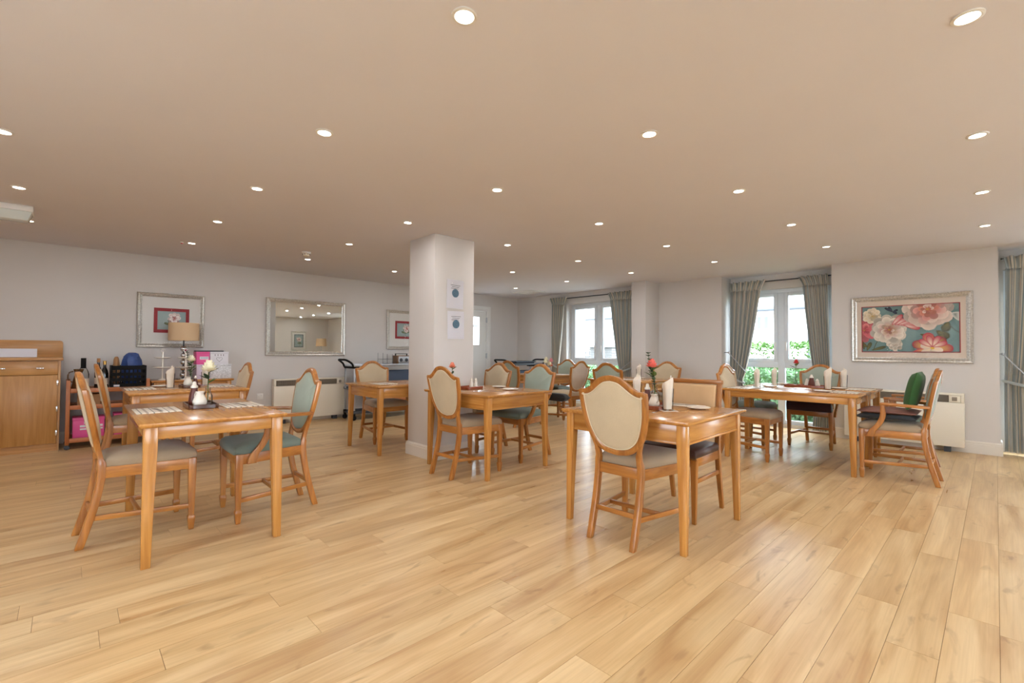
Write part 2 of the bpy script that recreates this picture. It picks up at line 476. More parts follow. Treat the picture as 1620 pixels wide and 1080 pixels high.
# window wall
W1 = (4.90, 6.34, 0.10, 2.17); W2 = (1.64, 3.04, 0.05, 2.17); W3 = (-1.56, -0.07, 0.05, 2.17)
w = MB()
w.box(XW, 8.35, W1[1], YL, 0, H); w.box(XW, 8.35, W1[0], W1[1], W1[3], H); w.box(XW, 8.35, W1[0], W1[1], 0, W1[2])
w.box(XW, 8.35, 3.09, W1[0], 0, H)
for (a, b_, Wn) in ((1.58, 3.09, W2), (-1.62, -0.03, W3)):
    w.box(XR, 8.35, a, b_, Wn[3], H); w.box(XR, 8.35, a, b_, 0, Wn[2]); w.box(XR, 8.35, a, Wn[0], Wn[2], Wn[3]); w.box(XR, 8.35, Wn[1], b_, Wn[2], Wn[3])
w.box(XW, 8.35, -0.03, 1.58, 0, H); w.box(XW, 8.35, YB - 0.2, -1.62, 0, H)
struct(w.build('wall_right', M['wall']))
# wall behind the camera on the left, with a window
W4 = (0.6, 2.4, 0.6, 2.15)
w = MB(); w.box(XB - 0.2, XB, YB - 0.2, W4[0], 0, H); w.box(XB - 0.2, XB, W4[1], YL + 0.2, 0, H); w.box(XB - 0.2, XB, W4[0], W4[1], 0, W4[2]); w.box(XB - 0.2, XB, W4[0], W4[1], W4[3], H)
struct(w.build('wall_rear', M['wall']))
# wall behind the camera on the right, with two invented windows added for more daylight
W5 = (-1.2, 0.6, 0.5, 2.15); W6 = (2.2, 4.2, 0.5, 2.15)
w = MB(); ya, yb = YB - 0.2, YB
w.box(XB, W5[0], ya, yb, 0, H); w.box(W5[1], W6[0], ya, yb, 0, H); w.box(W6[1], 8.35, ya, yb, 0, H)
for Wn in (W5, W6):
    w.box(Wn[0], Wn[1], ya, yb, 0, Wn[2]); w.box(Wn[0], Wn[1], ya, yb, Wn[3], H)
struct(w.build('wall_near', M['wall']))
CX0, CX1, CY0, CY1 = 2.80, 3.335, 4.105, 4.60
struct(bx(CX0, CX1, CY0, CY1, 0, H).build('column', M['wall'], bevel=0.004))
struct(bx(7.24, XW, 4.20, 4.48, 0, H).build('pilaster', M['wall'], bevel=0.004))

# skirting boards
SK = [(0, 0), (0.018, 0), (0.018, 0.105), (0.014, 0.118), (0.016, 0.124), (0.011, 0.134), (0.006, 0.142), (0, 0.142)]
def skirting(name, pts, parent=None, closed=False):
    """pts: floor polyline, room side on the left of the walking direction"""
    b = MB(); n = len(pts); rings = []
    for i, p in enumerate(pts):
        p = Vector((p[0], p[1], 0))
        def nrm(a, c):
            d = Vector((c[0] - a[0], c[1] - a[1], 0)).normalized(); return Vector((-d.y, d.x, 0))
        if closed:
            n1, n2 = nrm(pts[i - 1], pts[i]), nrm(pts[i], pts[(i + 1) % n])
        else:
            n1 = nrm(pts[i - 1], pts[i]) if i else nrm(pts[0], pts[1]); n2 = nrm(pts[i], pts[i + 1]) if i < n - 1 else n1
        m = (n1 + n2); m = m / max(0.2, m.dot(n1))
        rings.append([p + m * a + Vector((0, 0, z + 0.0002)) for a, z in SK])
    b.loft(rings, True, closed)
    return struct(b.build(name, M['skirt'], parent))
skirting('baseboard_left', [(DX0 - 0.07, YL), (XB, YL)])
skirting('baseboard_left_corner', [(XW, YL), (DX1 + 0.07, YL)])
skirting('baseboard_right_far', [(XW, 4.48), (XW, YL)])
skirting('baseboard_right_middle', [(XR, 3.09), (XW, 3.09), (XW, 4.20)])
skirting('baseboard_right_block', [(XR, -0.03), (XW, -0.03), (XW, 1.58), (XR, 1.58)])
skirting('baseboard_right_near', [(XW, YB), (XW, -1.62), (XR, -1.62)])
skirting('baseboard_pilaster', [(XW, 4.20), (7.24, 4.20), (7.24, 4.48), (XW, 4.48)])
skirting('baseboard_near', [(XB, YB), (XW, YB)])
skirting('baseboard_rear', [(XB, YL), (XB, YB)])
skirting('baseboard_column', [(CX0, CY0), (CX0, CY1), (CX1, CY1), (CX1, CY0)], closed=True)

# windows -----------------------------------------------------------
def window(name, origin, rz, wd_, z0, z1, transom=None, handle=True):
    """local: x along the opening (0..wd_), y = 0 inner face growing outwards, z up"""
    e = empty(name, origin, rz, kind='structure')
    T, D = 0.06, 0.07
    f = MB()
    f.box(0, T, 0, D, z0, z1); f.box(wd_ - T, wd_, 0, D, z0, z1); f.box(T, wd_ - T, 0, D, z1 - T, z1); f.box(T, wd_ - T, 0, D, z0, z0 + T)
    f.build('window_frame', M['upvc'], e, bevel=0.004)
    c = wd_ / 2
    bx(c - 0.05, c + 0.05, 0.002, D - 0.002, z0 + T, z1 - T).build('mullion', M['upvc'], e, bevel=0.004)
    lo = z0 + T
    for side, (a, b_) in enumerate(((T, c - 0.05), (c + 0.05, wd_ - T))):
        if transom:
            bx(a, b_, 0.004, D - 0.004, transom - 0.045, transom + 0.045).build('transom', M['upvc'], e, bevel=0.004)
            bx(a, b_, 0.034, 0.038, lo, transom - 0.045).build('glass_pane', M['glass'], e)
            zl = transom + 0.045
        else:
            zl = lo
        s = MB(); k = 0.055
        s.box(a, a + k, -0.012, 0.05, zl, z1 - T); s.box(b_ - k, b_, -0.012, 0.05, zl, z1 - T)
        s.box(a + k, b_ - k, -0.012, 0.05, zl, zl + k); s.box(a + k, b_ - k, -0.012, 0.05, z1 - T - k, z1 - T)
        sa = s.build('sash', M['upvc'], e, bevel=0.006)
        bx(a + k, b_ - k, 0.018, 0.022, zl + k, z1 - T - k).build('glass_pane', M['glass'], sa)
        if handle:
            hx = (b_ - k / 2) if side == 0 else (a + k / 2); hz = zl + 0.28
            h = MB(); h.box(hx - 0.011, hx + 0.011, -0.03, -0.012, hz - 0.035, hz + 0.035); h.box(hx - 0.009, hx + 0.009, -0.045, -0.03, hz - 0.10, hz + 0.02)
            h.build('handle', M['white'], sa, bevel=0.003)
    return e
# facing into the room (-X): local x runs towards -Y, local y towards +X
window('window_1', (7.86, W1[1], 0), -90, W1[1] - W1[0], W1[2], W1[3], 0.93)
window('window_2', (8.13, W2[1], 0), -90, W2[1] - W2[0], W2[2], W2[3], 0.97)
window('window_3', (8.13, W3[1], 0), -90, W3[1] - W3[0], W3[2], W3[3], 0.97)
window('window_4', (XB - 0.08, W4[0], 0), 90, W4[1] - W4[0], W4[2], W4[3], None)
window('added_window_5', (W5[1], YB - 0.08, 0), 180, W5[1] - W5[0], W5[2], W5[3], None)  # this one and the next: unseen, added to let in extra daylight
window('added_window_6', (W6[1], YB - 0.08, 0), 180, W6[1] - W6[0], W6[2], W6[3], None)
# sill boards
struct(bx(7.66, 7.86, W1[0] - 0.02, W1[1] + 0.02, 0.085, 0.105).build('trim_1', M['white'], bevel=0.004))

# glazed door in the mirror wall
d = empty('door_1', (0, 0, 0), 0, kind='structure')
f = MB(); f.box(DX0, DX0 + 0.05, YL - 0.012, YL + 0.1, 0, DZ); f.box(DX1 - 0.05, DX1, YL - 0.012, YL + 0.1, 0, DZ); f.box(DX0 + 0.05, DX1 - 0.05, YL - 0.012, YL + 0.1, DZ - 0.05, DZ)
f.build('door_frame', M['white'], d, bevel=0.003)
ar = MB(); ar.box(DX0 - 0.06, DX0 + 0.006, YL - 0.02, YL - 0.0005, 0, DZ + 0.06); ar.box(DX1 - 0.006, DX1 + 0.06, YL - 0.02, YL - 0.0005, 0, DZ + 0.06); ar.box(DX0 + 0.006, DX1 - 0.006, YL - 0.02, YL - 0.0005, DZ - 0.006, DZ + 0.06)
ar.build('architrave', M['white'], d, bevel=0.004)
l = MB(); lx0, lx1 = DX0 + 0.055, DX1 - 0.055; ga, gb_, gz0, gz1 = 6.18, 6.53, 1.29, 1.90; yy0, yy1 = YL + 0.005, YL + 0.05
l.box(lx0, ga, yy0, yy1, 0.006, DZ - 0.055); l.box(gb_, lx1, yy0, yy1, 0.006, DZ - 0.055); l.box(ga, gb_, yy0, yy1, 0.006, gz0); l.box(ga, gb_, yy0, yy1, gz1, DZ - 0.055)
lf = l.build('door_leaf', M['white'], d)
bx(ga, gb_, YL + 0.02, YL + 0.026, gz0, gz1).build('glass_pane', M['glass'], lf)
for hz in (0.35, 1.05, 1.84):
    h = MB(); h.tube([(lx1 + 0.004, YL - 0.014, hz - 0.06), (lx1 + 0.004, YL - 0.014, hz + 0.06)], 0.011); h.box(lx1 - 0.02, lx1 + 0.03, YL - 0.012, YL - 0.008, hz - 0.05, hz + 0.05)
    h.build('hinge', M['alu'], d)
h = MB(); h.tube([(lx0 + 0.06, YL - 0.03, 1.0), (lx0 + 0.18, YL - 0.03, 1.0)], 0.01); h.box(lx0 + 0.04, lx0 + 0.08, YL - 0.03, YL + 0.004, 0.95, 1.08)
h.build('door_handle', M['alu'], lf, bevel=0.002)

# ------------------------------------------------------------------ ceiling lights
ORD = ['first', 'second', 'third', 'fourth', 'fifth', 'sixth', 'seventh', 'eighth', 'ninth']
GX, GDX, GY, GDY = 1.045, 1.3317, 1.3563, 1.2969
ld = bpy.data.lights.new('downlight_beam', 'AREA'); ld.shape = 'DISK'; ld.size = 0.07; ld.energy = LAMP_WATTS; ld.color = LAMP_COLOR; ld.spread = R(180)
for i in range(-2, 5):
    for j in range(-3, 5):
        x, y = GX + GDX * i, GY + GDY * j
        if CX0 - 0.1 < x < CX1 + 0.1 and CY0 - 0.1 < y < CY1 + 0.1:
            continue
        e = empty('ceiling_downlight', (x, y, H), 0, f'recessed round ceiling downlight, {ORD[4 - j]} row from mirror wall, {ORD[4 - i]} from window wall', 'ceiling light', 'recessed downlights in the white ceiling')
        part('bezel', e, 'dl_bezel', M['white'], lambda b: b.loft([[(r * cos(2 * pi * k / 24), r * sin(2 * pi * k / 24), z) for k in range(24)] for r, z in ((0.048, 0.0), (0.048, -0.004), (0.042, -0.007), (0.036, -0.006), (0.034, -0.001), (0.034, 0.0))], cap=False), smooth=50)
        part('lamp', e, 'dl_lamp', M['lamp_glow'], lambda b: b.lathe([(0.0, -0.0035), (0.033, -0.003), (0.033, -0.0015), (0.0, -0.0012)], 20))
        lo = bpy.data.objects.new('downlight_beam', ld); COL.objects.link(lo); lo.parent = e; lo.location = (0, 0, -0.012)

# ------------------------------------------------------------------ chairs
def catmull(P, n=6, closed=False):
    out = []; m = len(P)
    for i in range(m if closed else m - 1):
        if closed:
            p0, p1, p2, p3 = P[i - 1], P[i], P[(i + 1) % m], P[(i + 2) % m]
        else:
            p0, p1, p2, p3 = P[max(i - 1, 0)], P[i], P[i + 1], P[min(i + 2, m - 1)]
        for k in range(n):
            t = k / n
            out.append(tuple(0.5 * ((2 * b) + (-a + c) * t + (2 * a - 5 * b + 4 * c - d) * t * t + (-a + 3 * b - 3 * c + d) * t ** 3) for a, b, c, d in zip(p0, p1, p2, p3)))
    if not closed:
        out.append(tuple(P[-1]))
    return out
def back_x(z):
    return 0.092 - (z - 0.46) * 0.19
# half outline of the shield (y, z): peak, ogee shoulder, corner, side, point
_top = catmull([(0.0, 0.998), (0.055, 0.988), (0.10, 0.960), (0.145, 0.926), (0.185, 0.908), (0.222, 0.908)], 4)
_side = catmull([(0.222, 0.908), (0.219, 0.84), (0.209, 0.755), (0.186, 0.668), (0.148, 0.598), (0.085, 0.552), (0.0, 0.537)], 4)
_half = _top + _side[1:]
OUT = _half + [(-y, z) for y, z in reversed(_half[1:-1])]
def shield_ring(scale_in, dx):
    """outline moved inwards by scale_in metres, on the tilted back plane, dx in front of it"""
    n = len(OUT); res = []
    for i, (y, z) in enumerate(OUT):
        a, c = OUT[i - 1], OUT[(i + 1) % n]
        t = Vector((c[0] - a[0], c[1] - a[1])).normalized()
        nx, nz = t.y, -t.x      # outline is clockwise seen from the front: inward normal
        if nx * (0 - y) + nz * (0.75 - z) < 0:
            nx, nz = -nx, -nz
        yy, zz = y + nx * scale_in, z + nz * scale_in
        res.append((back_x(zz) + dx, yy, zz))
    return res
def f_frame(b):
    prof = [(-0.016, -0.013), (-0.017, 0.006), (-0.010, 0.015), (0.002, 0.017), (0.008, 0.012), (0.016, 0.012), (0.019, 0.006), (0.019, -0.008), (0.012, -0.014), (-0.004, -0.017)]
    rings = [shield_ring(a, dd) for a, dd in prof]
    n = len(OUT); k = len(prof); n0 = len(b.v)
    for i in range(n):
        for r in rings:
            b.pt(r[i])
    for i in range(n):
        p, q = n0 + i * k, n0 + ((i + 1) % n) * k
        for j in range(k):
            b.f.append((p + j, p + (j + 1) % k, q + (j + 1) % k, q + j))
def f_pad(b):
    cz = 0.76
    def scaled(s, dx):
        base = shield_ring(0.012, 0)
        return [(back_x(cz + (z - cz) * s) + dx, y * s, cz + (z - cz) * s) for _, y, z in base]
    seq = [(0.05, -0.021), (0.5, -0.020), (0.85, -0.016), (0.97, -0.010), (1.0, 0.0), (0.97, 0.016), (0.85, 0.028), (0.5, 0.038), (0.05, 0.040)]
    b.loft([scaled(s, dx) for s, dx in seq])
def f_piping(b):
    for dx in (0.0115, -0.0125):
        b.tube(shield_ring(0.021, dx), 0.0032, 5, closed=True)
def f_stile(sg):
    P = catmull([(0.0, 0.150, 0.0), (0.028, 0.150, 0.10), (0.064, 0.150, 0.24), (0.088, 0.150, 0.38), (0.092, 0.149, 0.46), (0.082, 0.143, 0.52), (0.069, 0.156, 0.58), (0.053, 0.184, 0.665), (0.036, 0.207, 0.75), (0.018, 0.2165, 0.84), (0.010, 0.218, 0.885)], 3)
    def fn(b):
        rings = []
        m = len(P)
        for i, (x, y, z) in enumerate(P):
            a = 0.020 if z < 0.5 else 0.014; c = 0.017 if z < 0.55 else 0.012
            if z < 0.02: a, c = 0.019, 0.016
            rings.append([(x - a, sg * (y - c), z), (x + a, sg * (y - c), z), (x + a, sg * (y + c), z), (x - a, sg * (y + c), z)])
        b.loft(rings)
    return fn
def f_frontleg(sg):
    def fn(b):
        x, y = 0.525, sg * 0.222
        b.bar([(x, y, 0, 0.026, 0.026), (x, y, 0.012, 0.030, 0.030), (x, y, 0.066, 0.040, 0.040), (x, y, 0.084, 0.040, 0.040), (x, y, 0.094, 0.030, 0.030), (x, y, 0.36, 0.042, 0.042), (x, y, 0.457, 0.044, 0.044)])
    return fn
def rail_between(p, q, h, t):
    """a flat rail from p to q (centre line), h tall and t thick"""
    def fn(b):
        P, Q = Vector(p), Vector(q); d = (Q - P); d.z = 0; d.normalize(); n = Vector((-d.y, d.x, 0)) * t / 2; u = Vector((0, 0, h / 2))
        b.loft([[c - n - u, c + n - u, c + n + u, c - n + u] for c in (P, Q)])
    return fn
def f_seat(b):
    pts = [(0.105, 0.155), (0.20, 0.176), (0.35, 0.205), (0.50, 0.232), (0.545, 0.232), (0.556, 0.20), (0.562, 0.0)]
    ring = pts + [(x, -y) for x, y in reversed(pts[:-1])]
    cx = 0.34
    def sc(s, z):
        return [(cx + (x - cx) * s, y * s, z) for x, y in ring]
    b.loft([sc(0.97, 0.448), sc(1.0, 0.460), sc(1.005, 0.482), sc(0.97, 0.502), sc(0.87, 0.518), sc(0.6, 0.531), sc(0.3, 0.536), sc(0.05, 0.537)])
def f_arm(sg):
    def fn(b):
        P = catmull([(0.045, 0.208, 0.688), (0.13, 0.232, 0.692), (0.25, 0.262, 0.698), (0.32, 0.268, 0.702), (0.385, 0.262, 0.700)], 4)
        rings = []
        for i, (x, y, z) in enumerate(P):
            h = 0.0125; w = 0.018 if 0 < i < len(P) - 1 else 0.014
            rings.append([(x, sg * (y - w), z - h), (x, sg * (y + w), z - h), (x, sg * (y + w), z + h), (x, sg * (y - w), z + h)])
        b.loft(rings)
    return fn
def f_armpost(sg):
    def fn(b):
        P = catmull([(0.365, 0.262, 0.692), (0.362, 0.262, 0.64), (0.365, 0.260, 0.58), (0.395, 0.255, 0.51), (0.440, 0.252, 0.45), (0.455, 0.250, 0.392)], 4)
        rings = []
        for i, (x, y, z) in enumerate(P):
            a = 0.017 + 0.012 * (i / len(P)); w = 0.0125
            rings.append([(x - a, sg * (y - w), z), (x + a, sg * (y - w), z), (x + a, sg * (y + w), z), (x - a, sg * (y + w), z)])
        b.loft(rings)
    return fn
def chair(label, x, y, rz, pad='cream', seat='beige_seat', arms=False, group='shield back dining chairs'):
    t = empty('armchair' if arms else 'dining_chair', (x, y, 0), rz, label, 'chair', group)
    bk = part('backrest', t, 'shield_frame', M['ch_z'], f_frame, smooth=35)
    pd = part('back_pad', bk, 'shield_pad', M[pad], f_pad, smooth=60)
    part('piping', bk, 'shield_piping', M['piping'] if pad != 'green' else M['ch_z'], f_piping, smooth=60)
    for sg in (1, -1):
        part('rear_leg', t, f'stile{sg}', M['ch_z'], f_stile(sg), bevel=0.004, smooth=28)
        part('front_leg', t, f'fleg{sg}', M['ch_z'], f_frontleg(sg), bevel=0.003)
        part('side_rail', t, f'srail{sg}', M['ch_x'], rail_between((0.10, sg * 0.152, 0.422), (0.51, sg * 0.228, 0.422), 0.066, 0.024), bevel=0.003)
        part('stretcher', t, f'sstr{sg}', M['ch_x'], rail_between((0.045, sg * 0.150, 0.165), (0.517, sg * 0.222, 0.150), 0.030, 0.018), bevel=0.003)
        if arms:
            part('arm', t, f'arm{sg}', M['ch_x'], f_arm(sg), bevel=0.006, smooth=28)
            part('arm_support', t, f'armpost{sg}', M['ch_z'], f_armpost(sg), bevel=0.004, smooth=28)
    part('front_rail', t, 'frail', M['ch_y'], rail_between((0.53, -0.205, 0.422), (0.53, 0.205, 0.422), 0.066, 0.024), bevel=0.003)
    part('rear_rail', t, 'rrail', M['ch_y'], rail_between((0.092, -0.14, 0.427), (0.092, 0.14, 0.427), 0.064, 0.022), bevel=0.003)
    part('stretcher', t, 'cstr', M['ch_y'], rail_between((0.27, -0.18, 0.158), (0.27, 0.18, 0.158), 0.026, 0.018), bevel=0.003)
    part('stretcher', t, 'rstr', M['ch_y'], rail_between((0.05, -0.145, 0.185), (0.05, 0.145, 0.185), 0.030, 0.018), bevel=0.003)
    part('seat', t, 'seat_pad', M[seat], f_seat, smooth=60)
    return t
chair('cream shield-back dining chair at left end of near table with white carnation', 0.07, 3.80, 2)
chair('sage green armchair at right end of near table with white carnation', 1.372, 3.70, 179, 'green', 'green_seat', True)
chair('cream shield-back chair half hidden behind nearest left chair, by wooden trolley', 0.215, 5.68, 0)
chair('cream shield-back chair right of rear-left table, seen edge-on near wall socket', 1.435, 5.68, 180)
chair('cream shield-back chair facing camera behind small table left of column', 2.97, 5.80, -90)
chair('cream shield-back chair with back to camera just right of column', 2.505, 3.535, 1)
chair('sage green armchair with dark seat at right side of table by column', 3.935, 3.63, 180, 'green', 'green_seat', True)
chair('cream shield-back chair beyond the table by column, left of two green chairs', 3.90, 4.30, 180)
chair('dark sage armchair partly hidden between cream chair and green armchair', 4.93, 5.22, 0, 'green', 'green_seat', True)
chair('sage green chair at far side of table nearest left window, under left curtain', 6.80, 5.57, 180, 'green', 'green_seat')
chair('dusky cream shield-back chair with back to camera before left window', 5.84, 4.52, 90, 'pinkgrey', 'cream')
chair('sage green shield-back chair in front of left window, right of dusky chair', 5.22, 3.60, 0, 'green', 'green_seat')
chair('cream shield-back chair against plain wall right of pilaster', 6.86, 3.60, 180)
chair('large cream shield-back chair in centre foreground with back to camera', 2.385, 1.615, 1)
chair('cream shield-back chair at left end of long table by right window', 5.60, 2.21, -90)
chair('sage seat armchair behind the cream chair at long table left end', 6.475, 2.53, -90, 'cream', 'green_seat', True)
chair('green shield-back armchair with dark plum cushion in front of right window', 7.12, 1.59, 180, 'green', 'green_seat', True)
chair('armchair with brown seat cushion and green back cushion at right end of long table', 5.635, 0.355, 90, 'green', 'beige_seat', True)
chair('wooden armchair half hidden behind the armchair with green back cushion', 6.34, 0.42, 90, 'green', 'green_seat', True)

# square-back chair with brown leather seat at the centre table
t = empty('dining_chair', (3.55, 1.615, 0), 180, 'square-back chair with tan back pad and dark brown leather seat', 'chair')
for sg in (1, -1):
    b = MB(); b.loft([[(x - a, sg * (yy - c), z), (x + a, sg * (yy - c), z), (x + a, sg * (yy + c), z), (x - a, sg * (yy + c), z)] for x, yy, z, a, c in ((0.0, 0.19, 0, 0.014, 0.014), (0.05, 0.19, 0.25, 0.018, 0.016), (0.075, 0.19, 0.43, 0.020, 0.017), (0.06, 0.19, 0.70, 0.017, 0.016), (0.03, 0.19, 0.945, 0.014, 0.015))])
    b.build('rear_leg', M['ch_z'], t, bevel=0.003)
    MB().bar([(0.48, sg * 0.2, 0, 0.026, 0.026), (0.48, sg * 0.2, 0.40, 0.04, 0.04), (0.48, sg * 0.2, 0.43, 0.04, 0.04)]).build('front_leg', M['ch_z'], t, bevel=0.003)
    b = MB(); rail_between((0.08, sg * 0.19, 0.41), (0.47, sg * 0.2, 0.41), 0.06, 0.022)(b); b.build('side_rail', M['ch_x'], t, bevel=0.003)
    b = MB(); rail_between((0.055, sg * 0.19, 0.28), (0.47, sg * 0.2, 0.28), 0.028, 0.018)(b); b.build('stretcher', M['ch_x'], t, bevel=0.003)
b = MB(); rail_between((0.48, -0.19, 0.41), (0.48, 0.19, 0.41), 0.06, 0.022)(b); b.build('front_rail', M['ch_y'], t, bevel=0.003)
bt = bx(0.012, 0.047, -0.21, 0.21, 0.918, 0.95).build('top_rail', M['ch_y'], t, bevel=0.005)
bx(0.038, 0.064, -0.18, 0.18, 0.62, 0.66).build('lower_rail', M['ch_y'], t, bevel=0.003)
b = MB()
for s in range(1):
    ring = lambda e, dx: [(0.055 - (z - 0.66) * 0.09 + dx, yy, z) for yy, z in ((-0.172 + e, 0.66 + e), (0.172 - e, 0.66 + e), (0.172 - e, 0.916 - e), (-0.172 + e, 0.916 - e))]
    b.loft([ring(0.03, -0.028), ring(0.008, -0.024), ring(0, -0.012), ring(0, 0.008), ring(0.008, 0.022), ring(0.03, 0.027)])
b.build('back_pad', M['tan_back'], t, bevel=0.004, smooth=60)
b = MB(); sr = lambda e, z: [(0.065 + e, -0.205 + e, z), (0.505 - e, -0.222 + e, z), (0.505 - e, 0.222 - e, z), (0.065 + e, 0.205 - e, z)]
b.loft([sr(0.006, 0.438), sr(0, 0.45), sr(0, 0.475), sr(0.012, 0.492), sr(0.05, 0.502), sr(0.15, 0.508)])
b.build('seat', M['brown_leather'], t, bevel=0.006, smooth=60)

# loose cushions
def pillow(name, label, cat, loc, rz, w, d, h, mat, tilt=None, piped=None):
    b = MB(); n = 12; m = 6
    def P(u, v, s):
        # u, v in -1..1
        k = (1 - abs(u) ** 4) * (1 - abs(v) ** 4)
        pinch = 1 - 0.06 * (1 - (1 - abs(u) ** 2) * (1 - abs(v) ** 2) * 0 ) * (abs(u) * (1 - abs(v)) * 0 + 1) * 0
        return (u * w / 2, v * d / 2, h / 2 + s * (0.06 + 0.94 * k ** 0.5) * h / 2)
    for s in (1, -1):
        n0 = len(b.v)
        for i in range(n + 1):
            for j in range(n + 1):
                b.pt(P(-1 + 2 * i / n, -1 + 2 * j / n, s))
        for i in range(n):
            for j in range(n):
                a = n0 + i * (n + 1) + j
                b.f.append((a, a + n + 1, a + n + 2, a + 1) if s > 0 else (a, a + 1, a + n + 2, a + n + 1))
    e = empty(name, loc, rz, label, cat)
    if tilt is not None:
        e.rotation_euler = tilt
    b2 = b.build('cushion_cover', M[mat], e, smooth=60)
    mod = b2.modifiers.new('weld', 'WELD'); mod.merge_threshold = 0.002
    ed = [(-w / 2, -d / 2), (w / 2, -d / 2), (w / 2, d / 2), (-w / 2, d / 2)]
    MB().tube([(x * 0.985, y * 0.985, h / 2) for x, y in ed], 0.005, 6, closed=True).build('seam', M[piped or mat], e, smooth=60)
    return e
pc = pillow('seat_cushion', 'dark plum seat cushion on green armchair before right window', 'cushion', (6.78, 1.59, 0.538), 180, 0.46, 0.46, 0.07, 'plum')
b = MB(); b.loft([[(0.222 + u, yy, z_) for u, z_ in ((0.004, 0.05), (0.022, 0.035), (0.034, -0.01), (0.030, -0.06), (0.016, -0.085), (0.008, -0.07), (0.008, -0.01))] for yy in (-0.235, -0.2, 0.0, 0.2, 0.235)])
b.build('front_fold', M['plum'], pc, smooth=50)
pillow('seat_cushion', 'black seat cushion under the brown one on right armchair', 'cushion', (5.645, 0.715, 0.538), 90, 0.44, 0.44, 0.055, 'black_fabric')
pillow('seat_cushion', 'brown seat cushion on top of black one on right armchair', 'cushion', (5.645, 0.705, 0.594), 90, 0.43, 0.43, 0.05, 'brown_cushion')
pillow('back_cushion', 'dark green cushion leaning on back of right armchair', 'cushion', (5.69, 0.525, 0.625), 0, 0.40, 0.34, 0.11, 'dark_green', tilt=(R(102), 0, 0)).location = (5.645, 0.575, 0.835)
pillow('back_cushion', 'small black cushion hanging on back of green armchair by column table', 'cushion', (4.0, 3.60, 0.66), 0, 0.10, 0.30, 0.09, 'black_fabric').location = (3.985, 3.41, 0.60)

# ------------------------------------------------------------------ tables
def table(name, label, x0, y0, w, d, rz=0, h=HT, cat='table', leg=0.056, over=0.028, group='oak dining tables', heavy=False):
    bot, apr = (0.042, 0.066) if heavy else (0.036, 0.101)
    if heavy: leg, over = 0.062, 0.02
    t = empty(name, (x0, y0, 0), rz, label, cat, group)
    b = MB(); e = 0.008
    b.loft([[(e, e, h - 0.024), (w - e, e, h - 0.024), (w - e, d - e, h - 0.024), (e, d - e, h - 0.024)], [(0, 0, h - 0.012), (w, 0, h - 0.012), (w, d, h - 0.012), (0, d, h - 0.012)], [(0, 0, h), (w, 0, h), (w, d, h), (0, d, h)]])
    b.build('table_top', M['tb_x'] if w > d * 0.99 else M['tb_y'], t, bevel=0.002)
    o = over
    for (lx, ly, sx, sy) in ((o, o, 1, 1), (w - o, o, -1, 1), (o, d - o, 1, -1), (w - o, d - o, -1, -1)):
        b = MB(); r = []
        for z, s in ((0, bot), (0.3, bot + (leg - bot) * 0.4), (h - 0.13, leg), (h - 0.024, leg)):
            xs = sorted((lx, lx + sx * s)); ys = sorted((ly, ly + sy * s))
            r.append([(xs[0], ys[0], z), (xs[1], ys[0], z), (xs[1], ys[1], z), (xs[0], ys[1], z)])
        b.loft(r).build('leg', M['tb_z'], t, bevel=0.003)
    k = o + 0.010; az0, az1 = h - 0.024 - apr, h - 0.024
    for (xa, xb, ya, yb, m) in ((o + leg, w - o - leg, k, k + 0.02, 'tb_x'), (o + leg, w - o - leg, d - k - 0.02, d - k, 'tb_x'), (k, k + 0.02, o + leg, d - o - leg, 'tb_y'), (w - k - 0.02, w - k, o + leg, d - o - leg, 'tb_y')):
        bx(xa, xb, ya, yb, az0, az1).build('apron_rail', M[m], t, bevel=0.0015)
        if not heavy: bx(xa, xb, (ya - 0.006 if ya < d / 2 else ya - 0.002) if m == 'tb_x' else ya, (yb + 0.002 if ya < d / 2 else yb + 0.006) if m == 'tb_x' else yb, az0 - 0.014, az0).build('apron_moulding', M[m], t, bevel=0.002)
    return t
TA = table('dining_table', 'oak dining table in left foreground with striped placemats and white carnation', 0.282, 3.072, 0.723, 1.164, -0.9, heavy=True)
table('dining_table', 'oak dining table behind the left foreground one, before the lamp table', 0.40, 5.23, 0.95, 0.97, 0)
table('dining_table', 'small oak table standing behind column on its left side', 2.45, 4.635, 0.90, 0.83, 0)
table('dining_table', 'oak dining table in front of column with peach rose', 2.681, 3.094, 0.889, 0.959, 1.9)
table('dining_table', 'oak dining table in centre foreground with coral rose', 2.511, 1.191, 0.913, 0.91, 0.95)
table('dining_table', 'oak dining table nearest left window, with pink and white bouquet', 5.50, 5.00, 0.90, 0.90, 0)
table('dining_table', 'oak dining table before the pilaster, partly hidden by foreground chair', 5.55, 3.27, 0.90, 0.90, 0)
table('dining_table', 'near half of long oak table pair by right window', 5.31, 0.89, 0.685, 1.24, 0, heavy=True)
table('dining_table', 'far half of long oak table pair by right window', 6.00, 0.89, 0.685, 1.24, 0, heavy=True)
table('side_table', 'oak side table against wall carrying lamp, cake stands and boxes', 0.78, 7.30, 0.91, 0.48, 0, 0.75, group='wall furniture')

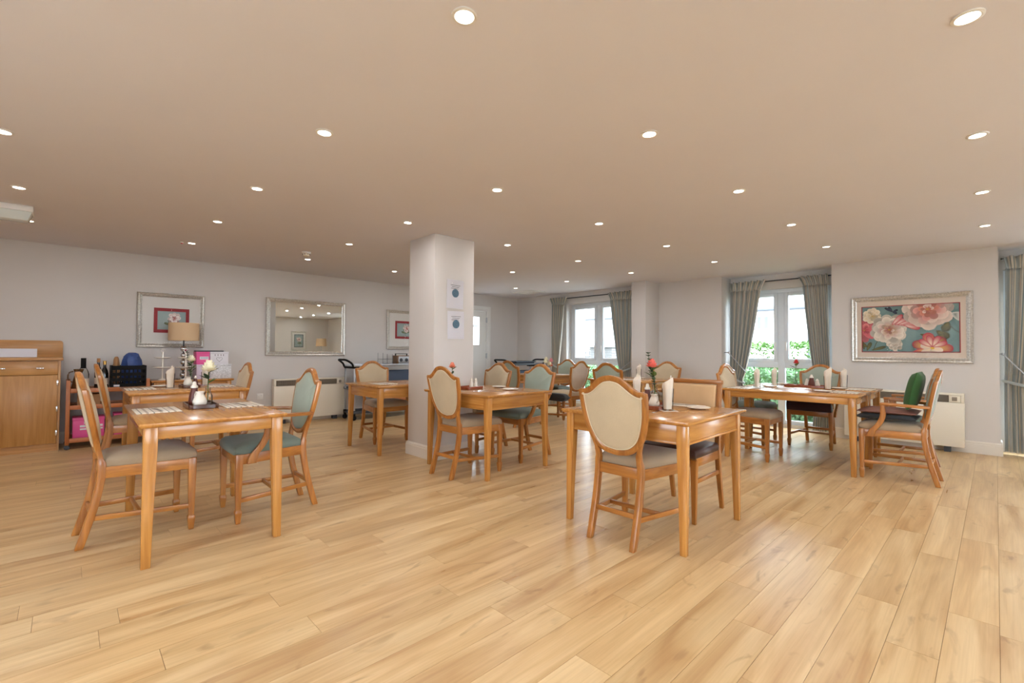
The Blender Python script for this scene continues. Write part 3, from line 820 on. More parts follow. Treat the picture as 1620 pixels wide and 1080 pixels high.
# ------------------------------------------------------------------ curtains
def curtain(label, x, top, tie, zt, bottom, zb=0.03, folds=6, ztop=2.27, tie_side=1):
    """top, tie, bottom: (y_a, y_b) spans at the heading, at the tie and at the hem"""
    e = empty('curtain', (x, 0, 0), 0, label, 'curtain', 'striped tied-back curtains')
    nu, nz = folds * 12, 30
    def span(z):
        if z >= zt:
            k = min(1, (z - zt) / (ztop - 0.12 - zt)); k = k ** 0.75
            q_ = 0.035 * (1 if top[1] > top[0] else -1)
            return tuple(t + (u - t) * k for t, u in zip(tie, (top[0] + q_, top[1] - q_)))
        k = (zt - z) / (zt - zb); k = k ** 0.7
        return tuple(t + (u - t) * k for t, u in zip(tie, bottom))
    b = MB()
    for iz in range(nz + 1):
        z = zb + (ztop - 0.11 - zb) * iz / nz
        a, c = span(z)
        wf = abs(c - a) / max(abs(top[1] - top[0]), 0.01)
        amp = 0.026 + 0.014 * (1 - min(1, wf))
        for iu in range(nu + 1):
            u = iu / nu
            ph = 2 * pi * folds * u
            b.pt((amp * sin(ph) + 0.006 * sin(ph * 2.3 + z * 3), a + (c - a) * u + 0.006 * cos(ph), z)); b.uv.append((u, z))
    for iz in range(nz):
        for iu in range(nu):
            k = iz * (nu + 1) + iu
            b.f.append((k, k + 1, k + nu + 2, k + nu + 1))
    dr = b.build('drape', M['curtain'], e, smooth=80, normals=False)
    md = dr.modifiers.new('thick', 'SOLIDIFY'); md.thickness = 0.003
    # gathered heading
    b = MB(); a, c = top; ext = 0.05 if c > a else -0.05
    nzz = 6
    for iz in range(nzz + 1):
        t = iz / nzz; z = ztop - 0.115 + t * 0.15
        fl = t ** 1.3
        for iu in range(nu + 1):
            u = iu / nu; ph = 2 * pi * folds * u
            am = 0.010 + 0.05 * fl
            a_, c_ = a + ext * 0.7, c - ext * 0.7; aa, cc = a_ - ext * 1.4 * fl * (0.3 if abs(a - 3.05) < .02 or a > -0.1 and a < 0 else 1), c_ + ext * 1.4 * fl * (0.0 if abs(c - 1.63) < .02 else 1)
            b.pt((am * sin(ph), aa + (cc - aa) * u, z)); b.uv.append((u, z))
    for iz in range(nzz):
        for iu in range(nu):
            k = iz * (nu + 1) + iu
            b.f.append((k, k + 1, k + nu + 2, k + nu + 1))
    hd = b.build('heading', M['curtain'], e, smooth=80, normals=False)
    md = hd.modifiers.new('thick', 'SOLIDIFY'); md.thickness = 0.003
    # tie band
    a, c = span(zt); m_ = (a + c) / 2; rr = abs(c - a) / 2 + 0.012
    path = [(0.055 * cos(q), m_ + rr * sin(q), zt + 0.05 * sin(q) * tie_side) for q in [2 * pi * k / 20 for k in range(20)]]
    MB().tube(path, 0.018, 6, closed=True, flat=1.0).build('tie_band', M['curtain'], e, smooth=60)
    return e
curtain('striped grey curtain at left side of left window', 7.60, (6.70, 6.28), (6.66, 6.46), 0.85, (6.68, 6.40), tie_side=1)
curtain('striped grey curtain at right side of left window beside pilaster', 7.60, (5.20, 4.62), (4.95, 4.72), 0.80, (4.98, 4.66), tie_side=-1)
curtain('striped grey curtain at left side of right window', 7.90, (3.05, 2.52), (3.03, 2.83), 0.72, (3.04, 2.78), folds=6, tie_side=1)
curtain('striped grey curtain at right side of right window', 7.90, (2.01, 1.63), (1.82, 1.63), 0.75, (1.86, 1.63), folds=5, tie_side=-1)
curtain('dark-edged striped curtain at the extreme right beyond floral picture', 7.90, (-0.06, -0.62), (-0.07, -0.40), 0.80, (-0.07, -0.42), folds=7, tie_side=1)
def rod(label, x, ya, yb, z):
    x += 0.082; e = empty('curtain_rail', (x, 0, z), 0, label, 'curtain rail')
    MB().tube([(0, ya, 0), (0, yb, 0)], 0.010, 8).build('rail', M['darkgrey'], e, smooth=50)
    for q in (ya - 0.02, yb + 0.02):
        MB().box(-0.008, (XW if x < XW else XR) - x, q - 0.008, q + 0.008, -0.012, 0.012).build('rail_bracket', M['alu'], e, bevel=0.002)
rod('dark curtain rail above left window', 7.60, 6.74, 4.56, 2.29)
rod('dark curtain rail above right window in the recess', 7.90, 3.06, 1.62, 2.29)
rod('dark curtain rail at extreme right recess', 7.90, -0.05, -1.58, 2.29)
def holdback(label, p, q, wallpt):
    e = empty('curtain_holdback', p, 0, label, 'holdback')
    P, Q, Wp = Vector((0, 0, 0)), Vector(q) - Vector(p), Vector(wallpt) - Vector(p)
    MB().tube([P, Q], 0.007, 8).build('arm', M['alu'], e, smooth=50)
    b = MB(); b.lathe([(0.0, -0.016), (0.012, -0.012), (0.017, 0), (0.012, 0.012), (0.0, 0.016)], 12, tuple(P)); b.build('knob', M['alu'], e, smooth=60)
    MB().tube([P, Wp], 0.006, 8).build('wall_mount', M['alu'], e, smooth=50)
holdback('thin metal curtain holdback arm at left of right window', (7.80, 3.02, 1.16), (7.84, 2.76, 0.84), (7.80, 3.089, 1.16))
holdback('thin metal curtain holdback arm at extreme right', (7.80, -0.06, 1.16), (7.84, -0.28, 0.86), (7.80, -0.031, 1.16))
holdback('thin metal curtain holdback arm beside pilaster', (7.52, 4.60, 1.03), (7.53, 4.92, 0.80), (7.70, 4.60, 1.03))

# ------------------------------------------------------------------ framed pictures and mirror (local: x right, z up, facing -y, back at y=0)
def frame_parts(e, w, h, fw, depth=0.035):
    pr = [(0, 0), (0, -depth * 0.7), (fw * 0.18, -depth), (fw * 0.45, -depth * 0.8), (fw * 0.62, -depth * 0.86), (fw * 0.8, -depth * 0.55), (fw, -depth * 0.45), (fw, 0)]
    cs = [(-w / 2, -h / 2, 1, 1), (w / 2, -h / 2, -1, 1), (w / 2, h / 2, -1, -1), (-w / 2, h / 2, 1, -1)]
    for i in range(4):
        a, c = cs[i], cs[(i + 1) % 4]
        b = MB(); b.loft([[(q[0] + q[2] * n, y, q[1] + q[3] * n) for n, y in pr] for q in (a, c)])
        b.build('frame_rail', M['silver'], e, smooth=30)
    # raised beading along the moulding
    b = MB(); n = fw * 0.53; step = 0.030
    for i in range(4):
        a, c = cs[i], cs[(i + 1) % 4]
        P = Vector((a[0] + a[2] * n, -depth * 0.84, a[1] + a[3] * n)); Q = Vector((c[0] + c[2] * n, -depth * 0.84, c[1] + c[3] * n))
        L = (Q - P).length; k = int(L / step)
        for j in range(k):
            p = P + (Q - P) * ((j + 0.5) / k); d = (Q - P).normalized(); t = Vector((d.z, 0, -d.x))
            s, r_ = step * 0.42, fw * 0.13
            n0 = len(b.v)
            for v in (p - d * s, p + t * r_, p + d * s, p - t * r_, p + Vector((0, -0.007, 0))):
                b.pt(v)
            b.f += [(n0, n0 + 1, n0 + 4), (n0 + 1, n0 + 2, n0 + 4), (n0 + 2, n0 + 3, n0 + 4), (n0 + 3, n0, n0 + 4)]
    tag(b.build('frame_beading', M['silver'], e, normals=False), kind='stuff')
class Art:
    def __init__(s):
        s.b = MB(); s.k = 0
    def fan(s, pts, cc, ce, ctr=None):
        s.k += 1; y = -0.0001 * s.k
        cx = ctr or (sum(p[0] for p in pts) / len(pts), sum(p[1] for p in pts) / len(pts))
        n0 = s.b.pt((cx[0], y, cx[1]), lin(cc))
        for p in pts:
            s.b.pt((p[0], y, p[1]), lin(ce))
        m = len(pts)
        for i in range(m):
            s.b.f.append((n0, n0 + 1 + i, n0 + 1 + (i + 1) % m))
    def petal(s, cx, cz, ang, ln, wd_, cc, ce, clip):
        pts = []
        for k in range(14):
            t = 2 * pi * k / 14
            u = (1 - cos(t)) / 2 * ln; v = sin(t) * wd_ * (0.45 + 0.75 * u / ln)
            x = cx + u * cos(ang) - v * sin(ang); z = cz + u * sin(ang) + v * cos(ang)
            pts.append((min(max(x, clip[0]), clip[1]), min(max(z, clip[2]), clip[3])))
        s.fan(pts, cc, ce, (min(max(cx + 0.25 * ln * cos(ang), clip[0]), clip[1]), min(max(cz + 0.25 * ln * sin(ang), clip[2]), clip[3])))
    def flower(s, cx, cz, r_, cols, clip, rnd, layers=4, n=9, squash=1.0, heart=(190, 150, 70)):
        for L in range(layers):
            k = 1 - L / (layers + 0.6)
            m = max(5, n - L)
            for j in range(m):
                a = 2 * pi * j / m + L * 0.6 + rnd.uniform(-0.15, 0.15)
                cc, ce = cols[min(L, len(cols) - 1)]
                g_ = rnd.uniform(0.72, 1.03); ce = tuple(q * g_ for q in ce)
                s.petal(cx, cz, a, r_ * k * rnd.uniform(0.88, 1.08), r_ * k * 0.33, cc, ce if rnd.random() < 0.7 else cols[0][1], clip)
        s.petal(cx - r_ * 0.1, cz, 0, r_ * 0.22, r_ * 0.1, heart, cols[-1][0], clip)
    def curve(s, pts, wd_, c):
        P = catmull(pts, 4)
        for a, c2 in zip(P[:-1], P[1:]):
            d = Vector((c2[0] - a[0], c2[1] - a[1])).normalized(); n = (-d.y * wd_, d.x * wd_)
            s.fan([(a[0] + n[0], a[1] + n[1]), (a[0] - n[0], a[1] - n[1]), (c2[0] - n[0], c2[1] - n[1]), (c2[0] + n[0], c2[1] + n[1])], c, c)
def picture(label, x, y, z, rz, w, h, fw, mount, mats, art, pw, ph, cat='picture'):
    e = empty('framed_picture', (x, y, z), rz, label, cat, 'silver framed floral pictures')
    frame_parts(e, w, h, fw)
    bx(-w / 2 + fw * 0.7, w / 2 - fw * 0.7, -0.010, -0.001, -h / 2 + fw * 0.7, h / 2 - fw * 0.7).build('mount', M[mount], e)
    yy = -0.0105
    for (mw, mh, mt) in mats:
        bx(-mw / 2, mw / 2, yy - 0.001, yy, -mh / 2, mh / 2).build('inner_mount', M[mt], e); yy -= 0.0011
    a = Art(); art(a, pw, ph)
    o = a.b.build('print', M['print'], e, normals=False); o.location = (0, yy - 0.0002, 0)
    bx(-w / 2 + fw * 0.9, w / 2 - fw * 0.9, -0.0165, -0.0155, -h / 2 + fw * 0.9, h / 2 - fw * 0.9).build('glass_pane', M['fglass'], e)
    return e
WP = [((112, 110, 98), (214, 204, 188)), ((150, 140, 122), (226, 216, 202)), ((176, 96, 96), (228, 214, 200)), ((160, 112, 76), (216, 190, 170)), ((150, 80, 70), (206, 160, 140))]
PK = [((128, 116, 104), (216, 198, 184)), ((160, 130, 118), (224, 200, 186)), ((180, 104, 104), (222, 182, 170)), ((168, 84, 84), (214, 156, 144)), ((176, 92, 76), (206, 136, 116))]
RD = [((170, 60, 70), (206, 110, 116)), ((186, 74, 80), (216, 130, 130)), ((160, 50, 60), (200, 100, 106))]
TL_ = [((224, 190, 110), (182, 60, 84)), ((228, 206, 170), (226, 208, 198)), ((214, 170, 70), (224, 200, 180))]
CRM = [((196, 170, 120), (224, 212, 190)), ((180, 150, 90), (226, 216, 196))]
def art_big(a, w, h):
    rn = random.Random(5); cl = (-w / 2, w / 2, -h / 2, h / 2)
    a.fan([(cl[0], cl[2]), (cl[1], cl[2]), (cl[1], cl[3]), (cl[0], cl[3])], (122, 150, 146), (102, 132, 130))
    for k in range(14):
        x = rn.uniform(*cl[:2]); z = rn.uniform(*cl[2:]); a.petal(x, z, rn.uniform(0, 6), 0.2, 0.07, (122, 152, 148), (110, 140, 138), cl)
    W = lambda u: -w / 2 + u * w
    Z = lambda v: h / 2 - v * h
    for p, ang, ln, wd_ in ((( .02, .95), 1.9, .15, .03), ((.05, .98), 1.2, .12, .025), ((.10, .97), 0.3, .16, .022), ((.06, .90), 2.6, .1, .03), ((.62, .62), -.4, .16, .03), ((.78, .55), -.7, .15, .05), ((.86, .62), -2.2, .12, .05), ((.90, .38), -1.9, .12, .05)):
        a.petal(W(p[0]), Z(p[1]), ang, ln, wd_, (120, 112, 62), (70, 72, 44), cl)
    a.curve([(W(.12), Z(.98)), (W(.16), Z(.8)), (W(.2), Z(.72))], 0.004, (86, 84, 56))
    a.curve([(W(.9), Z(.42)), (W(.96), Z(.55)), (W(1), Z(.6))], 0.004, (86, 84, 70))
    a.flower(W(.02), Z(.52), 0.15, RD, cl, rn, 3, 9)
    a.flower(W(.11), Z(.2), 0.11, CRM, cl, rn, 2, 10)
    a.flower(W(.36), Z(.84), 0.085, WP, cl, rn, 2, 8)
    a.flower(W(.30), Z(.52), 0.20, WP, cl, rn, 5, 11)
    for q in range(5):
        a.petal(W(.33 + .03 * q), Z(.42), 0.9 - q * 0.3, 0.17, 0.03, (226, 200, 188), (176, 52, 68), cl)
    a.flower(W(.70), Z(.10), 0.26, PK, cl, rn, 6, 12)
    for q in range(0):
        a.petal(W(.60 + .07 * q), Z(.20), -1.9 + q * 0.5, 0.17, 0.07, (112, 110, 104), (214, 204, 192), cl)
    a.petal(W(.93), Z(.2), -0.5, 0.14, 0.06, (120, 128, 124), (206, 206, 198), cl)
    a.flower(W(.74), Z(.92), 0.19, TL_, cl, rn, 2, 7, heart=(230, 190, 60))
    for q in range(4):
        a.petal(W(.74), Z(.9), 0.4 + q * 0.7, 0.15, 0.035, (232, 214, 190), (180, 44, 76), cl)
    # small butterfly
    for ang, ln in ((2.5, .10), (2.1, .08), (0.5, .06), (-0.4, .05)):
        a.petal(W(.34), Z(.13), ang, ln, 0.016, (58, 66, 86), (30, 34, 46), cl)
def art_small(seed, ox):
    def fn(a, w, h):
        rn = random.Random(seed); cl = (-w / 2, w / 2, -h / 2, h / 2)
        a.fan([(cl[0], cl[2]), (cl[1], cl[2]), (cl[1], cl[3]), (cl[0], cl[3])], (166, 184, 184), (150, 168, 168))
        a.curve([(ox, -h * .45), (ox + .01, -h * .1), (ox + .02, h * .1)], 0.003, (92, 104, 74))
        for q in range(4):
            a.petal(ox, -h * 0.25, 0.4 + q * 0.8, 0.09, 0.02, (130, 140, 104), (96, 108, 80), cl)
        a.flower(ox + 0.03, h * 0.12, min(w, h) * 0.33, [((176, 60, 70), (236, 226, 220)), ((226, 200, 196), (240, 232, 226)), ((170, 50, 62), (226, 190, 186))], cl, rn, 3, 8)
    return fn
picture('large silver framed floral painting on wall above right heater', XW - 0.001, 0.765, 1.478, -90, 1.175, 0.86, 0.062, 'mat_cream', [(0.955, 0.605, 'red_mount')], art_big, 0.935, 0.585)
picture('silver framed floral picture with red mount behind table lamp', 1.042, YL - 0.001, 1.540, 0, 0.75, 0.733, 0.055, 'mat_white', [(0.395, 0.335, 'red_mount')], art_small(2, 0.0), 0.315, 0.25)
picture('silver framed picture with red mount cut off by column', 4.66, YL - 0.001, 1.545, 0, 0.75, 0.733, 0.055, 'mat_white', [(0.395, 0.335, 'red_mount')], art_small(9, 0.02), 0.315, 0.25)
picture('small silver framed print seen reflected in the mirror', 6.55, YB + 0.001, 1.50, 180, 0.56, 0.74, 0.05, 'mat_white', [(0.34, 0.5, 'darkgrey')], art_small(4, -0.03), 0.30, 0.46)
e = empty('wall_mirror', (2.856, YL - 0.001, 1.512), 0, 'large silver framed mirror on wall above heater', 'mirror')
frame_parts(e, 1.264, 0.905, 0.062)
b = MB(); iw, ih, k = 1.264 - 0.09, 0.905 - 0.09, 0.022
b.loft([[(-iw / 2, -0.001, -ih / 2), (iw / 2, -0.001, -ih / 2), (iw / 2, -0.001, ih / 2), (-iw / 2, -0.001, ih / 2)], [(-iw / 2, -0.012, -ih / 2), (iw / 2, -0.012, -ih / 2), (iw / 2, -0.012, ih / 2), (-iw / 2, -0.012, ih / 2)], [(-iw / 2 + k, -0.0135, -ih / 2 + k), (iw / 2 - k, -0.0135, -ih / 2 + k), (iw / 2 - k, -0.0135, ih / 2 - k), (-iw / 2 + k, -0.0135, ih / 2 - k)]])
b.build('mirror_glass', M['mirror'], e)

# ------------------------------------------------------------------ wall heaters, socket, notices
def heater(label, loc, rz, w, h=0.63):
    """local: x along the wall, body 0..w, front at -y"""
    e = empty('storage_heater', loc, rz, label, 'heater', 'cream wall heaters')
    z0 = 0.065; z1 = z0 + h; D = 0.115
    b = MB(); b.box(0, w, -D, -0.004, z0, z1 - 0.11); b.build('body', M['heater'], e, bevel=0.006)
    b = MB(); b.box(0, w, -D, -0.004, z1 - 0.022, z1); b.box(0, 0.03, -D, -0.004, z1 - 0.11, z1 - 0.022); b.box(w - 0.03, w, -D, -0.004, z1 - 0.11, z1 - 0.022); b.box(0.03, w - 0.03, -D + 0.03, -0.004, z1 - 0.11, z1 - 0.022)
    b.build('top_casing', M['heater'], e, bevel=0.003)
    g = MB(); g.box(0.032, w - 0.135, -D + 0.026, -D + 0.03, z1 - 0.108, z1 - 0.024); gp = g.build('grille', M['grille'], e)
    s = MB(); x = 0.036
    while x < w - 0.142:
        s.box(x, x + 0.006, -D + 0.004, -D + 0.026, z1 - 0.106, z1 - 0.026); x += 0.013
    s.box(0.034, w - 0.138, -D + 0.002, -D + 0.010, z1 - 0.069, z1 - 0.063)
    tag(s.build('grille_slats', M['grille'], gp), kind='stuff')
    c = bx(w - 0.132, w - 0.032, -D + 0.002, -D + 0.03, z1 - 0.106, z1 - 0.026).build('control_panel', M['heater'], e, bevel=0.002)
    k = MB(); k.box(w - 0.105, w - 0.06, -D - 0.004, -D + 0.002, z1 - 0.088, z1 - 0.044); k.build('control_dial', M['grille'], c, bevel=0.003)
    for fx in (0.12, w - 0.18):
        bx(fx, fx + 0.06, -D + 0.01, -0.01, 0.0, z0).build('foot', M['darkgrey'], e)
    return e
heater('cream storage heater under the mirror', (2.325, YL - 0.018, 0), 0, 1.12)
heater('cream storage heater below large floral painting', (XW - 0.018, 1.42, 0), -90, 1.16)
e = empty('wall_socket', (2.163, YL, 0.433), 0, 'white double wall socket left of mirror heater', 'socket')
bx(-0.045, 0.045, -0.009, -0.0005, -0.045, 0.045).build('socket_plate', M['white'], e, bevel=0.002)
for q in (-0.022, 0.022):
    bx(q - 0.008, q + 0.008, -0.012, -0.009, 0.005, 0.028).build('switch', M['white'], e, bevel=0.001)
def notice(label, x, z, w, h, rot):
    e = empty('paper_notice', (x, CY0 - 0.0006, z), 0, label, 'notice', 'notices in plastic sleeves')
    e.rotation_euler = (0, R(rot), 0)
    b = MB(); n = 8
    for sgn in (0, 1):
        n0 = len(b.v)
        for i in range(n + 1):
            for j in range(n + 1):
                u, v = i / n - .5, j / n - .5
                b.pt((u * w, -0.0015 - sgn * 0.0015 - 0.004 * (abs(sin(i * 2.1 + j * 1.3)) * (0.3 + abs(v))), v * h))
        for i in range(n):
            for j in range(n):
                a = n0 + i * (n + 1) + j; b.f.append((a, a + n + 1, a + n + 2, a + 1))
    b.build('paper_sheet', M['paper'], e, smooth=60)
    MB().lathe([(0.0, 0), (0.046, 0), (0.046, 0.0006), (0, 0.0006)], 28).build('printed_disc', M['blue_grey'], e).matrix_local = Matrix.Translation((0, -0.0085, 0.01)) @ Matrix.Rotation(R(90), 4, 'X')
    t = MB()
    for q, (a, c) in enumerate(((-0.065, 0.065), (-0.05, 0.05), (-0.06, 0.04))):
        t.box(a, c, -0.0088, -0.0080, h * 0.30 - q * 0.018, h * 0.30 - q * 0.018 + 0.004)
    t.build('printed_lines', M['ink'], e)
    bx(-w / 2 - 0.012, w / 2 + 0.012, -0.0102, -0.0096, -h / 2 - 0.008, h / 2 + 0.012).build('plastic_sleeve', M['fglass'], e)
notice('upper notice with grey-blue disc in plastic sleeve on column', 3.069, 1.775, 0.225, 0.315, 1)
notice('lower notice with grey-blue disc in plastic sleeve on column', 3.082, 1.437, 0.225, 0.305, -1)

# ceiling fittings
e = empty('smoke_detector', (2.19, 6.08, H), 0, 'round white smoke detector on ceiling near mirror wall', 'smoke detector')
MB().lathe([(0, 0), (0.055, 0), (0.055, -0.018), (0.05, -0.022), (0, -0.022)], 24).build('base', M['white'], e, smooth=40)
MB().lathe([(0, -0.022), (0.040, -0.022), (0.042, -0.040), (0.034, -0.052), (0, -0.054)], 24).build('sensor_head', M['heater'], e, smooth=40)
b = MB()
for k in range(8):
    a = 2 * pi * k / 8; b.box(0.0415 * cos(a) - 0.006, 0.0415 * cos(a) + 0.006, 0.0415 * sin(a) - 0.006, 0.0415 * sin(a) + 0.006, -0.036, -0.030)
b.build('vents', M['ink'], e)
e = empty('emergency_light', (-0.355, 5.98, H), 0, 'clear emergency light unit on ceiling at far left', 'emergency light')
bx(-0.125, 0.125, -0.11, 0.11, -0.05, 0).build('base', M['white'], e, bevel=0.004)
b = MB(); b.loft([[(-0.12, -0.105, -0.05), (0.12, -0.105, -0.05), (0.12, 0.105, -0.05), (-0.12, 0.105, -0.05)], [(-0.09, -0.07, -0.125), (0.09, -0.07, -0.125), (0.09, 0.07, -0.125), (-0.09, 0.07, -0.125)]])
b.build('diffuser', M['lens'], e, bevel=0.006)
e = empty('sprinkler_head', (0.955, 6.57, H), 0, 'tiny red call point on ceiling beside downlight', 'sprinkler')
MB().lathe([(0, 0), (0.022, 0), (0.020, -0.008), (0, -0.009)], 16).build('base', M['white'], e, smooth=40)
MB().lathe([(0, -0.008), (0.012, -0.009), (0.012, -0.018), (0, -0.02)], 12).build('red_cap', M['red_dot'], e, smooth=40)
e = empty('ceiling_vent', (6.95, 6.75, H), 0, 'white slatted ceiling vent near far corner', 'vent')
b = MB(); b.box(-0.2, -0.17, -0.28, 0.28, -0.02, 0); b.box(0.17, 0.2, -0.28, 0.28, -0.02, 0); b.box(-0.17, 0.17, -0.28, -0.25, -0.02, 0); b.box(-0.17, 0.17, 0.25, 0.28, -0.02, 0)
b.build('vent_frame', M['white'], e, bevel=0.002)
for k in range(6):
    b = MB(); xx = -0.14 + k * 0.056; b.loft([[(xx - 0.018, yy, -0.001), (xx - 0.012, yy, -0.001), (xx + 0.018, yy, -0.018), (xx + 0.012, yy, -0.018)] for yy in (-0.25, 0.25)]); b.build('slat', M['white'], e)

# ------------------------------------------------------------------ sideboard at far left
e = empty('sideboard', (0, 0, 0), 0, 'oak sideboard with drawer and cupboard door at far left', 'sideboard')
sx0, sx1, sy0, sy1 = -1.20, -0.035, 7.335, YL - 0.022
b = MB(); b.box(sx0, sx0 + 0.02, sy0 + 0.004, sy1, 0, 1.012); b.box(sx1 - 0.02, sx1, sy0 + 0.004, sy1, 0, 1.012); b.box(sx0 + 0.02, sx1 - 0.02, sy1 - 0.012, sy1, 0.08, 1.012); b.box(sx0 + 0.02, sx1 - 0.02, sy0 + 0.03, sy1 - 0.012, 0.082, 0.10); b.box(sx0 + 0.02, sx1 - 0.02, sy0 + 0.03, sy1 - 0.012, 0.99, 1.012)
b.build('carcass', M['sb_z'], e)
bx(sx0 + 0.02, sx1 - 0.02, sy0 + 0.03, sy0 + 0.05, 0, 0.08).build('plinth', M['sb_x'], e)
bx(sx0 - 0.01, sx1 + 0.018, sy0 - 0.025, sy1, 1.014, 1.046).build('worktop', M['sb_x'], e, bevel=0.004)
b = MB(); b.prism([(sx0, 1.046), (sx1 + 0.012, 1.046), (sx1 + 0.012, 1.215), (sx1 + 0.004, 1.236), (sx1 - 0.016, 1.243), (sx0, 1.243)], sy1 - 0.02, sy1, 'y'); b.build('upstand', M['sb_x'], e, bevel=0.002)
for k, (a, c) in enumerate(((sx1 - 0.57, sx1 - 0.023), (sx0 + 0.023, sx1 - 0.575))):
    dr = bx(a, c, sy0, sy0 + 0.02, 0.855, 1.008).build('drawer', M['sb_x'], e, bevel=0.002)
    for hx in ((c - 0.14, c - 0.43) if k == 0 else (a + 0.14, a + 0.43)):
        h = MB(); h.loft([[(hx + u, sy0 - d_, 0.928 + zz) for u, zz in ((-0.028, -0.006), (0.028, -0.006), (0.03, 0.008), (-0.03, 0.008))] for d_ in (0, 0.012, 0.022)]); h.build('handle', M['chrome'], dr, bevel=0.003)
    do = bx(a, c, sy0, sy0 + 0.02, 0.085, 0.850).build('door', M['sb_z'], e, bevel=0.002)
    hx = c if k == 0 else a
    for hz in (0.76, 0.47, 0.20):
        bx(hx - 0.008, hx + 0.006, sy0 - 0.004, sy0 + 0.003, hz - 0.03, hz + 0.03).build('hinge', M['chrome'], do, bevel=0.001)
e = empty('paper_sheet', (-0.52, sy1 - 0.021, 1.0465), 0, 'white paper sheet leaning on sideboard upstand', 'paper')
b = MB(); b.loft([[(u, -0.03 + 0.027 * t - 0.0, t * 0.098) for u in (-0.28, -0.1, 0.1, 0.28)] + [(u, -0.0285 + 0.027 * t, t * 0.098) for u in (0.28, 0.1, -0.1, -0.28)] for t in (0, 0.5, 1)]); b.build('sheet', M['paper'], e)

# ------------------------------------------------------------------ wooden trolley and its load
e = empty('wooden_trolley', (0, 0, 0), 0, 'three-tier wooden serving trolley on castors beside sideboard', 'trolley')
tx0, tx1, ty0, ty1 = 0.012, 0.765, 7.285, 7.72
for px in (tx0, tx1 - 0.036):
    for py in (ty0, ty1 - 0.036):
        bx(px, px + 0.036, py, py + 0.036, 0.052, 0.785).build('post', M['tr_z'], e, bevel=0.004)
        MB().lathe([(0.0, -0.017), (0.020, -0.017), (0.026, -0.008), (0.026, 0.008), (0.020, 0.017), (0.0, 0.017)], 16).build('castor', M['darkgrey'], e, smooth=50).matrix_local = Matrix.Translation((px + 0.018, py + 0.018, 0.026)) @ Matrix.Rotation(R(90), 4, 'X')
for z in (0.655, 0.465, 0.09):
    bx(tx0 + 0.004, tx1 - 0.004, ty0 + 0.02, ty1 - 0.02, z, z + 0.012).build('shelf', M['tr_x'], e)
    for py in (ty0 + 0.006, ty1 - 0.026):
        bx(tx0 + 0.036, tx1 - 0.036, py, py + 0.02, z - 0.014, z + 0.036).build('shelf_rail', M['tr_x'], e, bevel=0.003)
    for px in (tx0 + 0.008, tx1 - 0.028):
        bx(px, px + 0.02, ty0 + 0.036, ty1 - 0.036, z - 0.014, z + 0.036).build('shelf_rail', M['tr_y'], e, bevel=0.003)
TZ = 0.668
def bottle(label, x, y, z, h, r_, mat, cap, capmat, neck=0.35, cat='bottle'):
    e = empty('bottle', (x, y, z), 0, label, cat)
    s = h * (1 - neck)
    MB().lathe([(0, 0), (r_ * 0.95, 0), (r_, 0.008), (r_, s * 0.85), (r_ * 0.85, s), (r_ * 0.42, s + h * neck * 0.35), (r_ * 0.38, h - cap), (0, h - cap)], 20).build('bottle_body', M[mat], e, smooth=50)
    MB().lathe([(0, h - cap), (r_ * 0.46, h - cap), (r_ * 0.46, h), (0, h)], 16).build('cap', M[capmat], e, smooth=40)
    bx_ = MB().lathe([(r_ * 1.01, s * 0.25), (r_ * 1.015, s * 0.25), (r_ * 1.015, s * 0.6), (r_ * 1.01, s * 0.6)], 20); bx_.build('bottle_label', M['mat_cream'], e, smooth=40)
    return e
bottle('clear glass bottle with black cap on wooden trolley', 0.155, 7.43, TZ, 0.37, 0.052, 'vglass', 0.12, 'black', 0.42)
bottle('dark bottle with cork-coloured cap on wooden trolley', 0.292, 7.56, TZ, 0.365, 0.036, 'dark_glass', 0.05, 'cork', 0.40)
bottle('dark bottle with clear shoulder and gold cap on wooden trolley', 0.345, 7.46, TZ, 0.335, 0.036, 'dark_glass', 0.045, 'gold', 0.36)
e = empty('stoneware_jug', (0.118, 7.61, TZ), 0, 'brown stoneware jug at left of wooden trolley', 'jug')
MB().lathe([(0, 0), (0.058, 0), (0.062, 0.02), (0.05, 0.10), (0.036, 0.16), (0.034, 0.19), (0.048, 0.235), (0.044, 0.235), (0.03, 0.19), (0.0, 0.18)], 20).build('jug_body', M['brown_glass'], e, smooth=50)
MB().tube(catmull([(-0.045, 0, 0.21), (-0.085, 0, 0.19), (-0.09, 0, 0.12), (-0.055, 0, 0.08)], 4), 0.007, 8).build('jug_handle', M['brown_glass'], e, smooth=50)
e = empty('black_crate', (0, 0, 0), 0, 'black slatted plastic crate on wooden trolley', 'crate')
b = MB(); cx0, cx1, cy0, cy1, cz0, cz1 = 0.40, 0.735, 7.36, 7.66, TZ + 0.014, 0.945
b.box(cx0, cx1, cy0, cy1, cz0, cz0 + 0.008)
b.build('crate_base', M['black'], e)
for (xa, xb, ya, yb) in ((cx0, cx1, cy0, cy0 + 0.008), (cx0, cx1, cy1 - 0.008, cy1), (cx0, cx0 + 0.008, cy0 + 0.008, cy1 - 0.008), (cx1 - 0.008, cx1, cy0 + 0.008, cy1 - 0.008)):
    b = MB()
    for z_ in (cz0 + 0.008, cz0 + 0.075, cz0 + 0.14, cz1 - 0.05):
        b.box(xa, xb, ya, yb, z_, z_ + 0.05 if z_ > cz1 - 0.06 else z_ + 0.038)
    n = 9
    for k in range(n):
        if xb - xa > 0.05:
            q = xa + (xb - xa - 0.014) * k / (n - 1); b.box(q, q + 0.014, ya + 0.001, yb - 0.001, cz0, cz1)
        else:
            q = ya + (yb - ya - 0.014) * k / (n - 1); b.box(xa + 0.001, xb - 0.001, q, q + 0.014, cz0, cz1)
    b.build('crate_side', M['black'], e)
